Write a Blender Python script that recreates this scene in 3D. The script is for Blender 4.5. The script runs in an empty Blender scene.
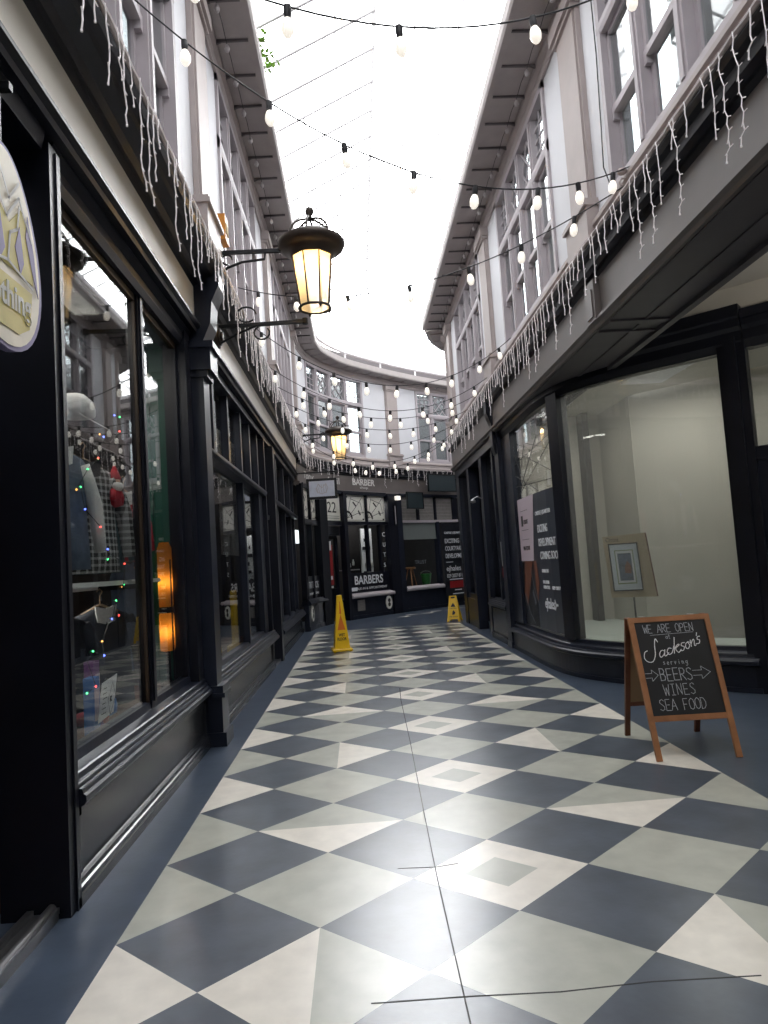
import bpy, bmesh, math, random
from mathutils import Vector, Matrix
random.seed(7)
SC = bpy.context.scene
COL = SC.collection
PI = math.pi
V3 = Vector

# ------------------------------------------------------------------ materials
def lin(c):
    c = c / 255.0
    return c / 12.92 if c <= 0.04045 else ((c + 0.055) / 1.055) ** 2.4
def rgb(r, g, b): return (lin(r), lin(g), lin(b), 1.0)
M = {}
def mat(name, col, rough=0.5, metal=0.0, noise=0.0, nscale=6.0, bump=0.0, bscale=40.0, coat=0.0, spec=0.5, emit=None, estr=0.0):
    m = bpy.data.materials.new(name); m.use_nodes = True
    nt = m.node_tree; b = nt.nodes['Principled BSDF']
    b.inputs['Base Color'].default_value = col
    b.inputs['Roughness'].default_value = rough
    b.inputs['Metallic'].default_value = metal
    b.inputs['Coat Weight'].default_value = coat
    b.inputs['Specular IOR Level'].default_value = spec
    if emit:
        b.inputs['Emission Color'].default_value = emit
        b.inputs['Emission Strength'].default_value = estr
    tc = nt.nodes.new('ShaderNodeTexCoord')
    if noise > 0:
        n = nt.nodes.new('ShaderNodeTexNoise'); n.inputs['Scale'].default_value = nscale
        n.inputs['Detail'].default_value = 6
        nt.links.new(tc.outputs['Object'], n.inputs['Vector'])
        r = nt.nodes.new('ShaderNodeMapRange')
        r.inputs['From Min'].default_value = 0.3; r.inputs['From Max'].default_value = 0.7
        r.inputs['To Min'].default_value = 1 - noise; r.inputs['To Max'].default_value = 1 + noise
        nt.links.new(n.outputs['Fac'], r.inputs['Value'])
        mx = nt.nodes.new('ShaderNodeVectorMath'); mx.operation = 'SCALE'
        mx.inputs[0].default_value = col[:3]
        nt.links.new(r.outputs['Result'], mx.inputs['Scale'])
        nt.links.new(mx.outputs['Vector'], b.inputs['Base Color'])
    if bump > 0:
        n2 = nt.nodes.new('ShaderNodeTexNoise'); n2.inputs['Scale'].default_value = bscale
        n2.inputs['Detail'].default_value = 4
        nt.links.new(tc.outputs['Object'], n2.inputs['Vector'])
        bp = nt.nodes.new('ShaderNodeBump'); bp.inputs['Strength'].default_value = bump
        bp.inputs['Distance'].default_value = 0.01
        nt.links.new(n2.outputs['Fac'], bp.inputs['Height'])
        nt.links.new(bp.outputs['Normal'], b.inputs['Normal'])
    M[name] = m
    return m

mat('navy_paint', rgb(28, 32, 44), 0.34, noise=0.25, nscale=3, bump=0.08, spec=0.4)
mat('black_paint', rgb(18, 20, 30), 0.38, noise=0.2, nscale=3, bump=0.06, spec=0.35)
mat('riser_paint', rgb(36, 38, 43), 0.27, noise=0.3, nscale=2.5, bump=0.12, bscale=9)
mat('brown_grey', rgb(102, 95, 92), 0.45, noise=0.08, nscale=3)
mat('soffit_brown', rgb(78, 74, 78), 0.5, noise=0.08)
mat('matte_black', rgb(16, 18, 26), 0.65, spec=0.15)
mat('cream_fascia', rgb(204, 196, 180), 0.4, noise=0.06, nscale=2)
mat('taupe', rgb(171, 160, 157), 0.55, noise=0.06, nscale=4)
mat('lavender_frame', rgb(178, 170, 174), 0.5, noise=0.05, nscale=4)
mat('white_plaster', rgb(218, 218, 222), 0.65, noise=0.04, nscale=2, bump=0.05)
mat('eaves_paint', rgb(166, 158, 156), 0.6, noise=0.06)
mat('dark_trim', rgb(96, 90, 92), 0.5)
mat('bronze_trim', rgb(50, 36, 22), 0.5, noise=0.2)
mat('metal_dark', rgb(62, 54, 48), 0.4, metal=0.5, noise=0.15)
mat('black_metal', rgb(22, 23, 27), 0.4, metal=0.3)
mat('steel', rgb(150, 150, 152), 0.3, metal=0.9)
mat('roof_steel', rgb(236, 234, 236), 0.5)
mat('rafter_grey', rgb(196, 194, 196), 0.6)
mat('wire_white', rgb(240, 232, 234), 0.5, emit=(1, .95, .93, 1), estr=0.18)
mat('cable_black', rgb(34, 34, 38), 0.5)
mat('yellow_plastic', rgb(236, 190, 12), 0.35, noise=0.05)
mat('orange_print', rgb(214, 110, 20), 0.5)
mat('black_print', rgb(30, 26, 22), 0.5)
mat('wood', rgb(156, 106, 70), 0.45, noise=0.2, nscale=9, bump=0.05)
mat('wood_dark', rgb(104, 58, 34), 0.45, noise=0.2, nscale=9)
mat('chalkboard', rgb(22, 23, 26), 0.55, noise=0.25, nscale=7)
mat('back_board', rgb(152, 124, 92), 0.6)
mat('chalk', rgb(240, 240, 242), 0.9, noise=0.3, nscale=160)
mat('chalk_faint', rgb(178, 180, 186), 0.9, noise=0.4, nscale=160)
mat('white_print', rgb(226, 228, 232), 0.5)
mat('grey_print', rgb(110, 114, 122), 0.5)
mat('poster_dark', rgb(62, 66, 76), 0.35)
mat('poster_pink', rgb(204, 188, 198), 0.4)
mat('poster_brown', rgb(120, 72, 52), 0.4)
mat('poster_black', rgb(26, 28, 34), 0.4)
mat('poster_red', rgb(150, 34, 36), 0.5)
mat('sign_green', rgb(36, 48, 52), 0.4)
mat('white_paper', rgb(228, 228, 230), 0.6)
mat('board_face', rgb(196, 200, 214), 0.5, noise=0.05, nscale=20)
mat('deco_white', rgb(224, 222, 212), 0.5, noise=0.04)
mat('frost_glass', rgb(128, 124, 120), 0.35, noise=0.12, nscale=14)
mat('blind_grey', rgb(112, 118, 116), 0.6)
mat('greige_wall', rgb(204, 198, 187), 0.7, noise=0.06, nscale=1.3)
mat('bed_white', rgb(214, 222, 214), 0.5)
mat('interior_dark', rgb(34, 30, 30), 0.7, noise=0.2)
mat('interior_wood', rgb(92, 52, 30), 0.6, noise=0.2)
mat('green_panel', rgb(24, 86, 70), 0.5, noise=0.08)
mat('cloth_denim', rgb(86, 98, 118), 0.85, noise=0.2, nscale=20)
mat('cloth_white', rgb(210, 208, 205), 0.85, noise=0.06)
mat('cloth_black', rgb(36, 38, 46), 0.9, noise=0.2)
mat('cloth_red', rgb(170, 30, 46), 0.85, noise=0.1)
mat('cloth_pink', rgb(196, 96, 110), 0.85)
mat('cloth_teal', rgb(44, 66, 72), 0.9, noise=0.15)
mat('cloth_tan', rgb(176, 158, 112), 0.85, noise=0.1)
mat('skin_plastic', rgb(224, 176, 150), 0.6)
mat('book_blue', rgb(66, 120, 190), 0.5)
mat('book_purple', rgb(120, 70, 130), 0.5)
mat('book_red', rgb(176, 74, 78), 0.5)
mat('cardboard', rgb(186, 166, 134), 0.7, noise=0.08)
mat('mount_white', rgb(214, 222, 230), 0.6)
mat('art_blue', rgb(92, 104, 124), 0.6, noise=0.5, nscale=22)
mat('art_green', rgb(140, 150, 110), 0.6)
mat('eaves_bulb', rgb(176, 170, 170), 0.3)
mat('leaf', rgb(122, 166, 60), 0.6, noise=0.2)
mat('orange_box', rgb(206, 134, 44), 0.5)
mat('purple_mat', rgb(62, 34, 62), 0.8)
mat('bucket_green', rgb(56, 120, 62), 0.5)
mat('fl_dark', rgb(74, 81, 92), 0.29, noise=0.20, nscale=5, bump=0.05, bscale=25)
mat('fl_border', rgb(68, 78, 93), 0.29, noise=0.14, nscale=5, bump=0.06, bscale=20)
mat('fl_grey', rgb(172, 173, 163), 0.29, noise=0.11, nscale=6, bump=0.05, bscale=25)
mat('fl_white', rgb(222, 216, 206), 0.29, noise=0.08, nscale=9, bump=0.05, bscale=25)
mat('fl_seam', rgb(40, 40, 42), 0.7)
mat('lamp_glow', rgb(255, 226, 170), 0.4, emit=(1.0, 0.66, 0.28, 1), estr=5.0)
mat('lamp_bulb', rgb(255, 240, 210), 0.4, emit=(1.0, 0.86, 0.6, 1), estr=6)
mat('bulb_white', rgb(250, 248, 244), 0.25, emit=(1.0, 0.92, 0.80, 1), estr=0.8)
mat('amber_glow', rgb(190, 110, 20), 0.5, emit=(1.0, 0.38, 0.04, 1), estr=0.55, noise=.3, nscale=9)
mat('dome_glow', rgb(240, 250, 252), 0.5, emit=(0.9, 1.0, 1.0, 1), estr=1.6)
mat('led_red', rgb(255, 40, 40), 0.4, emit=(1, .08, .06, 1), estr=6)
mat('led_green', rgb(60, 255, 120), 0.4, emit=(.1, 1, .3, 1), estr=5)
mat('led_blue', rgb(60, 80, 255), 0.4, emit=(.1, .15, 1, 1), estr=8)
mat('led_orange', rgb(255, 160, 60), 0.4, emit=(1, .45, .1, 1), estr=5)

def glass_mat(name, tint, refl_boost=1.0, rough=0.0, dirt=0.0, dirtcol=(0.5, 0.5, 0.48, 1)):
    m = bpy.data.materials.new(name); m.use_nodes = True
    nt = m.node_tree; nt.nodes.clear()
    out = nt.nodes.new('ShaderNodeOutputMaterial')
    tr = nt.nodes.new('ShaderNodeBsdfTransparent'); tr.inputs['Color'].default_value = tint
    gl = nt.nodes.new('ShaderNodeBsdfGlossy'); gl.inputs['Roughness'].default_value = rough
    fr = nt.nodes.new('ShaderNodeLayerWeight'); fr.inputs['Blend'].default_value = 0.5
    pw = nt.nodes.new('ShaderNodeMath'); pw.operation = 'POWER'; pw.inputs[1].default_value = 5
    nt.links.new(fr.outputs['Facing'], pw.inputs[0])
    mu = nt.nodes.new('ShaderNodeMath'); mu.operation = 'MULTIPLY_ADD'; mu.use_clamp = True
    mu.inputs[1].default_value = 0.95; mu.inputs[2].default_value = 0.045 * refl_boost
    nt.links.new(pw.outputs[0], mu.inputs[0])
    mx = nt.nodes.new('ShaderNodeMixShader')
    nt.links.new(mu.outputs[0], mx.inputs['Fac'])
    nt.links.new(gl.outputs[0], mx.inputs[2])
    if dirt > 0:
        df = nt.nodes.new('ShaderNodeBsdfTranslucent'); df.inputs['Color'].default_value = dirtcol
        d2 = nt.nodes.new('ShaderNodeBsdfDiffuse'); d2.inputs['Color'].default_value = dirtcol
        m2 = nt.nodes.new('ShaderNodeMixShader'); m2.inputs['Fac'].default_value = 0.5
        nt.links.new(df.outputs[0], m2.inputs[1]); nt.links.new(d2.outputs[0], m2.inputs[2])
        m3 = nt.nodes.new('ShaderNodeMixShader'); m3.inputs['Fac'].default_value = dirt
        nt.links.new(tr.outputs[0], m3.inputs[1]); nt.links.new(m2.outputs[0], m3.inputs[2])
        nt.links.new(m3.outputs[0], mx.inputs[1])
    else:
        nt.links.new(tr.outputs[0], mx.inputs[1])
    nt.links.new(mx.outputs[0], out.inputs['Surface'])
    M[name] = m
glass_mat('shop_glass', (0.9, 0.92, 0.92, 1), 1.0)
glass_mat('dusty_glass', (0.86, 0.88, 0.87, 1), 1.0, dirt=0.14)
glass_mat('upper_glass', (0.7, 0.74, 0.75, 1), 4.0)

def lamp_glass(nm, tint):
    m = bpy.data.materials.new(nm); m.use_nodes = True
    nt = m.node_tree; nt.nodes.clear()
    out = nt.nodes.new('ShaderNodeOutputMaterial')
    tl = nt.nodes.new('ShaderNodeBsdfTranslucent'); tl.inputs['Color'].default_value = tint
    tr = nt.nodes.new('ShaderNodeBsdfTransparent')
    mx = nt.nodes.new('ShaderNodeMixShader'); mx.inputs['Fac'].default_value = 0.25
    nt.links.new(tl.outputs[0], mx.inputs[1]); nt.links.new(tr.outputs[0], mx.inputs[2])
    nt.links.new(mx.outputs[0], out.inputs['Surface']); M[nm] = m
lamp_glass('lamp_glass', (0.85, 0.70, 0.46, 1)); lamp_glass('amber_glass', (0.9, 0.42, 0.08, 1))
def roof_glass():
    m = bpy.data.materials.new('roof_glass'); m.use_nodes = True
    nt = m.node_tree; nt.nodes.clear()
    out = nt.nodes.new('ShaderNodeOutputMaterial')
    tr = nt.nodes.new('ShaderNodeBsdfTransparent'); tr.inputs['Color'].default_value = (0.97, 0.97, 0.97, 1)
    tl = nt.nodes.new('ShaderNodeBsdfTranslucent'); tl.inputs['Color'].default_value = (0.95, 0.95, 0.95, 1)
    mx = nt.nodes.new('ShaderNodeMixShader'); mx.inputs['Fac'].default_value = 0.3
    nt.links.new(tr.outputs[0], mx.inputs[1]); nt.links.new(tl.outputs[0], mx.inputs[2])
    nt.links.new(mx.outputs[0], out.inputs['Surface'])
    M['roof_glass'] = m
roof_glass()

def plaid_mat():
    m = mat('cloth_plaid', rgb(60, 60, 66), 0.9)
    nt = m.node_tree; b = nt.nodes['Principled BSDF']
    tc = nt.nodes.new('ShaderNodeTexCoord'); sep = nt.nodes.new('ShaderNodeSeparateXYZ')
    nt.links.new(tc.outputs['Object'], sep.inputs[0])
    outs = []
    for ax in ('Y', 'Z'):
        a = nt.nodes.new('ShaderNodeMath'); a.operation = 'MULTIPLY'; a.inputs[1].default_value = 22
        nt.links.new(sep.outputs[ax], a.inputs[0])
        f = nt.nodes.new('ShaderNodeMath'); f.operation = 'FRACT'; nt.links.new(a.outputs[0], f.inputs[0])
        g = nt.nodes.new('ShaderNodeMath'); g.operation = 'GREATER_THAN'; g.inputs[1].default_value = 0.62
        nt.links.new(f.outputs[0], g.inputs[0]); outs.append(g)
    ad = nt.nodes.new('ShaderNodeMath'); ad.operation = 'ADD'
    nt.links.new(outs[0].outputs[0], ad.inputs[0]); nt.links.new(outs[1].outputs[0], ad.inputs[1])
    mr = nt.nodes.new('ShaderNodeMapRange'); mr.inputs['From Max'].default_value = 2
    mr.inputs['To Min'].default_value = 0.03; mr.inputs['To Max'].default_value = 0.5
    nt.links.new(ad.outputs[0], mr.inputs['Value'])
    nt.links.new(mr.outputs['Result'], b.inputs['Base Color'])
plaid_mat()

# ------------------------------------------------------------------ paths
class Path:
    def __init__(self, pts, sign=1, s0=0.0):
        self.p = [V3((a, b, 0)) for a, b in pts]; self.sign = sign
        self.s = [s0]
        for i in range(1, len(self.p)): self.s.append(self.s[-1] + (self.p[i] - self.p[i-1]).length)
    def _seg(self, s):
        for i in range(len(self.p) - 1):
            if s <= self.s[i+1] or i == len(self.p) - 2: return i
    def at(self, s, d=0.0, z=0.0):
        i = self._seg(s); L = self.s[i+1] - self.s[i]; t = (s - self.s[i]) / L
        q = self.p[i].lerp(self.p[i+1], t)
        return q + self.nrm(s) * d + V3((0, 0, z))
    def _n(self, i):
        t = (self.p[i+1] - self.p[i]).normalized()
        return V3((t.y, -t.x, 0)) * self.sign
    def nrm(self, s):
        n = len(self.p) - 2
        i = self._seg(s); L = self.s[i+1] - self.s[i]; t = (s - self.s[i]) / L
        a = self._n(i)
        if t < 0.5: b = self._n(max(0, i-1)); w = 0.5 - t
        else: b = self._n(min(n, i+1)); w = t - 0.5
        return (a * (1 - w) + b * w).normalized()
    def tan(self, s):
        n = self.nrm(s) * self.sign
        return V3((-n.y, n.x, 0))
    def samples(self, a, b, step=0.3):
        if len(self.p) == 2: return [a, b]
        n = max(1, int(math.ceil((b - a) / step)))
        return [a + (b - a) * k / n for k in range(n + 1)]

def catmull(P, n=8):
    P = [V3((a, b, 0)) for a, b in P]
    Q = [2*P[0]-P[1]] + P + [2*P[-1]-P[-2]]; out = []
    for i in range(1, len(Q) - 2):
        for k in range(n):
            t = k / n; a, b, c, d = Q[i-1:i+3]
            q = .5*((2*b)+(-a+c)*t+(2*a-5*b+4*c-d)*t*t+(-a+3*b-3*c+d)*t**3)
            out.append((q.x, q.y))
    out.append((P[-1].x, P[-1].y)); return out

ZC = 4.36           # cornice top
ZE = 7.08           # eaves
LW = Path([(-1.24, -9), (-1.24, 16.6)], 1, -9)
RW = Path([(2.45, -9), (2.45, 16.3)], -1, -9)
RC = Path(catmull([(2.45, 16.3), (2.75, 17.3), (3.5, 18.3), (4.7, 19.2), (6.5, 20.0)]), -1, 0)
BC_PTS = catmull([(-1.25, 16.6), (-1.05, 17.75), (-.5, 18.9), (.3, 19.85), (1.2, 20.75), (2.3, 21.7), (3.6, 22.6), (5.2, 23.4), (7.0, 24.0)])
BC = Path(BC_PTS, 1, 0)
LS = Path([(-1.40, -9), (-1.40, 16.6)], 1, -9)
_rs = [(2.44, 11.4), (2.43, 10.4), (2.42, 9.4), (2.45, 8.72), (2.56, 8.22), (2.78, 7.80), (3.1, 7.4), (3.85, 6.69), (4.6, 5.98), (6.0, 4.65), (7.2, 3.5)]
RS = Path(catmull(_rs, 6), 1, 0)
def s_of_y(path, y):
    best = min(range(2000), key=lambda k: abs(path.at(path.s[0] + (path.s[-1]-path.s[0]) * k / 1999).y - y))
    return path.s[0] + (path.s[-1]-path.s[0]) * best / 1999

# ------------------------------------------------------------------ mesh builder
WL = {}
class MB:
    def __init__(self): self.v = []; self.f = []; self.mi = []; self.cur = 0; self.sm = []; self.smooth = False
    def _f(self, ids): self.f.append(ids); self.mi.append(self.cur); self.sm.append(self.smooth)
    def add(self, vs, fs):
        o = len(self.v); self.v += [V3(q) for q in vs]
        for f in fs: self._f([o + i for i in f])
        return self
    def box(self, x0, x1, y0, y1, z0, z1):
        return self.add([(x0,y0,z0),(x1,y0,z0),(x1,y1,z0),(x0,y1,z0),(x0,y0,z1),(x1,y0,z1),(x1,y1,z1),(x0,y1,z1)],
                 [(0,3,2,1),(4,5,6,7),(0,1,5,4),(1,2,6,5),(2,3,7,6),(3,0,4,7)])
    def obox(self, o, a, b, c):
        o, a, b, c = V3(o), V3(a), V3(b), V3(c)
        return self.add([o,o+a,o+a+b,o+b,o+c,o+a+c,o+a+b+c,o+b+c],
                 [(0,3,2,1),(4,5,6,7),(0,1,5,4),(1,2,6,5),(2,3,7,6),(3,0,4,7)])
    def bar(self, p, q, w, h, up=(0,0,1)):
        p, q = V3(p), V3(q); t = (q-p).normalized(); up = V3(up)
        s = t.cross(up)
        if s.length < 1e-4: s = t.cross(V3((1,0,0)))
        s.normalize(); u = s.cross(t).normalized()
        return self.obox(p - s*w/2 - u*h/2, q-p, s*w, u*h)
    def prism(self, poly, o, a, b, n):
        """poly of (u,v) in plane o+a*u+b*v, thickness vector n"""
        o, a, b, n = V3(o), V3(a), V3(b), V3(n); k = len(poly)
        vs = [o + a*u + b*w for u, w in poly]; vs += [q + n for q in vs]
        fs = [tuple(range(k))[::-1], tuple(range(k, 2*k))] + [(i, (i+1) % k, k+(i+1) % k, k+i) for i in range(k)]
        return self.add(vs, fs)
    def tube(self, pts, r, seg=8, caps=True):
        pts = [V3(p) for p in pts]; n = len(pts)
        rs = r if isinstance(r, (list, tuple)) else [r]*n
        o = len(self.v); prev = None
        for i, p in enumerate(pts):
            t = (pts[min(i+1, n-1)] - pts[max(i-1, 0)])
            if t.length < 1e-9: t = V3((0,0,1))
            t.normalize()
            if prev is None:
                a = t.cross(V3((0,0,1)))
                if a.length < 1e-3: a = t.cross(V3((1,0,0)))
            else: a = prev - t * prev.dot(t)
            a.normalize(); prev = a; b = t.cross(a)
            for k in range(seg):
                th = 2*PI*k/seg
                self.v.append(p + (a*math.cos(th) + b*math.sin(th)) * rs[i])
        for i in range(n-1):
            for k in range(seg):
                self._f([o+i*seg+k, o+i*seg+(k+1) % seg, o+(i+1)*seg+(k+1) % seg, o+(i+1)*seg+k])
        if caps:
            self._f([o+k for k in range(seg)][::-1]); self._f([o+(n-1)*seg+k for k in range(seg)])
        return self
    def lathe(self, prof, c, seg=24, a0=0.0):
        c = V3(c); o = len(self.v); n = len(prof)
        for r, z in prof:
            for k in range(seg):
                th = a0 + 2*PI*k/seg
                self.v.append(c + V3((r*math.cos(th), r*math.sin(th), z)))
        for i in range(n-1):
            for k in range(seg):
                self._f([o+i*seg+k, o+i*seg+(k+1) % seg, o+(i+1)*seg+(k+1) % seg, o+(i+1)*seg+k])
        self._f([o+k for k in range(seg)][::-1]); self._f([o+(n-1)*seg+k for k in range(seg)])
        return self
    def sweep(self, path, a, b, prof, step=0.3):
        """closed profile of (d, z)"""
        ss = path.samples(a, b, step); k = len(prof); o = len(self.v)
        for s in ss:
            for d, z in prof: self.v.append(path.at(s, d, z))
        for i in range(len(ss)-1):
            for j in range(k):
                self._f([o+i*k+j, o+i*k+(j+1) % k, o+(i+1)*k+(j+1) % k, o+(i+1)*k+j])
        self._f([o+j for j in range(k)]); self._f([o+(len(ss)-1)*k+j for j in range(k)][::-1])
        return self
    def slab(self, path, a, b, d0, d1, z0, z1, step=0.3):
        return self.sweep(path, a, b, [(d0, z0), (d1, z0), (d1, z1), (d0, z1)], step)
    def build(self, name, m, parent=None, **tags):
        me = bpy.data.meshes.new(name)
        off = WL.get(parent.name, V3((0,0,0))) if parent else V3((0,0,0))
        me.from_pydata([tuple(v - off) for v in self.v], [], self.f)
        ms = m if isinstance(m, (list, tuple)) else [m]
        for x in ms: me.materials.append(M[x])
        for p, i, s in zip(me.polygons, self.mi, self.sm): p.material_index = i; p.use_smooth = s
        bm = bmesh.new(); bm.from_mesh(me); bmesh.ops.recalc_face_normals(bm, faces=bm.faces); bm.to_mesh(me); bm.free()
        ob = bpy.data.objects.new(name, me); COL.objects.link(ob)
        if parent: ob.parent = parent; WL[ob.name] = off
        for k_, v_ in tags.items(): ob[k_] = v_
        return ob

def thing(name, label, cat, loc=(0,0,0), group=None, kind=None):
    o = bpy.data.objects.new(name, None); COL.objects.link(o); o.location = loc
    o.empty_display_size = 0.1
    WL[o.name] = V3(loc)
    if kind: o['kind'] = kind
    if label: o['label'] = label
    if cat: o['category'] = cat
    if group: o['group'] = group
    return o
def struct(name, label=None): return thing(name, label, None, kind='structure')
def single(ob, label, cat, group=None):
    ob['label'] = label; ob['category'] = cat
    if group: ob['group'] = group
    return ob

def text_mesh(mb, body, o, right, up, size, width=None, thick=0.002, shear=0.0, align='LEFT', offset=0.0):
    """adds lettering as geometry; o = baseline origin"""
    cu = bpy.data.curves.new('lettering', 'FONT'); cu.body = body; cu.size = size
    cu.extrude = thick; cu.shear = shear; cu.align_x = 'LEFT'; cu.resolution_u = 3; cu.offset = offset
    ob = bpy.data.objects.new('lettering', cu); COL.objects.link(ob)
    bpy.context.view_layer.update()
    me = bpy.data.meshes.new_from_object(ob.evaluated_get(bpy.context.evaluated_depsgraph_get()))
    bpy.data.objects.remove(ob); bpy.data.curves.remove(cu)
    vs = [v.co.copy() for v in me.vertices]
    if not vs: return
    w = max(v.x for v in vs) - min(v.x for v in vs); x0 = min(v.x for v in vs)
    sx = (width / w) if width else 1.0
    R, U = V3(right).normalized(), V3(up).normalized(); N = R.cross(U)
    wt = w * sx
    sh = {'LEFT': 0, 'CENTER': -wt/2, 'RIGHT': -wt}[align]
    base = len(mb.v)
    for v in vs: mb.v.append(V3(o) + R*((v.x - x0)*sx + sh) + U*v.y + N*v.z)
    for p in me.polygons: mb._f([base + i for i in p.vertices])
    bpy.data.meshes.remove(me)

# simple stroke letters for handwriting (unit cell 0.6 x 1)
GL = {
 'W': [[(0,1),(.14,0),(.3,.7),(.46,0),(.6,1)]], 'E': [[(.5,1),(.05,1),(.05,0),(.55,0)],[(.05,.5),(.45,.5)]],
 'A': [[(0,0),(.3,1),(.58,0)],[(.1,.36),(.48,.36)]], 'R': [[(.05,0),(.05,1),(.4,.97),(.5,.75),(.4,.52),(.05,.48)],[(.2,.48),(.55,0)]],
 'O': [[(.3,1),(.08,.8),(.03,.45),(.12,.1),(.3,0),(.5,.12),(.57,.5),(.5,.85),(.3,1)]],
 'P': [[(.05,0),(.05,1),(.42,.97),(.52,.74),(.4,.5),(.05,.47)]], 'N': [[(.03,0),(.05,1),(.5,0),(.53,1)]],
 'B': [[(.05,0),(.05,1),(.38,.96),(.46,.76),(.36,.55),(.05,.52),(.42,.48),(.52,.26),(.42,.04),(.05,0)]],
 'S': [[(.52,.86),(.35,1),(.12,.92),(.08,.7),(.3,.52),(.5,.34),(.48,.1),(.25,0),(.04,.12)]],
 'I': [[(.1,1),(.5,1)],[(.3,1),(.3,0)],[(.1,0),(.5,0)]], 'F': [[(.52,1),(.06,1),(.05,0)],[(.05,.5),(.4,.5)]],
 'D': [[(.05,0),(.05,1),(.35,.95),(.55,.6),(.5,.25),(.3,.03),(.05,0)]],
 'a': [[(.45,.42),(.2,.5),(.06,.25),(.18,.02),(.42,.15),(.46,.45),(.46,0)]], 't': [[(.25,.8),(.22,.05),(.4,0)],[(.05,.5),(.42,.5)]],
 's': [[(.4,.42),(.2,.5),(.1,.36),(.36,.18),(.3,.02),(.06,.06)]], 'e': [[(.08,.25),(.42,.28),(.36,.48),(.16,.46),(.06,.2),(.2,0),(.42,.08)]],
 'r': [[(.1,.5),(.12,0)],[(.12,.3),(.25,.48),(.42,.46)]], 'v': [[(.05,.5),(.22,0),(.42,.5)]], 'i': [[(.25,.48),(.25,0)],[(.25,.66),(.26,.7)]],
 'n': [[(.08,.5),(.1,0)],[(.1,.3),(.25,.48),(.4,.4),(.42,0)]], 'g': [[(.42,.42),(.2,.5),(.06,.28),(.18,.08),(.4,.18),(.44,.48),(.42,-.2),(.2,-.36),(.06,-.26)]],
 ' ': []}
def stroke(mb, pts, o, R, U, w, lift=0.0015):
    R, U = V3(R).normalized(), V3(U).normalized(); N = R.cross(U)
    P = [V3(o) + R*a + U*b + N*lift for a, b in pts]
    for i in range(len(P)-1):
        t = P[i+1]-P[i]
        if t.length < 1e-6: continue
        t.normalize(); s = N.cross(t)
        mb.obox(P[i]-t*w*.3 - s*w/2, (P[i+1]-P[i]) + t*w*.6, s*w, N*0.001)
def handwrite(mb, txt, o, R, U, h, adv, w):
    R_, U_ = V3(R).normalized(), V3(U).normalized()
    for i, ch in enumerate(txt):
        jit = random.uniform(-.03, .03)*h
        oo = V3(o) + R_*(adv*i) + U_*jit
        for pl in GL.get(ch, []):
            stroke(mb, [(a*h*.85, b*h) for a, b in pl], oo, R_, U_, w)

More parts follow.
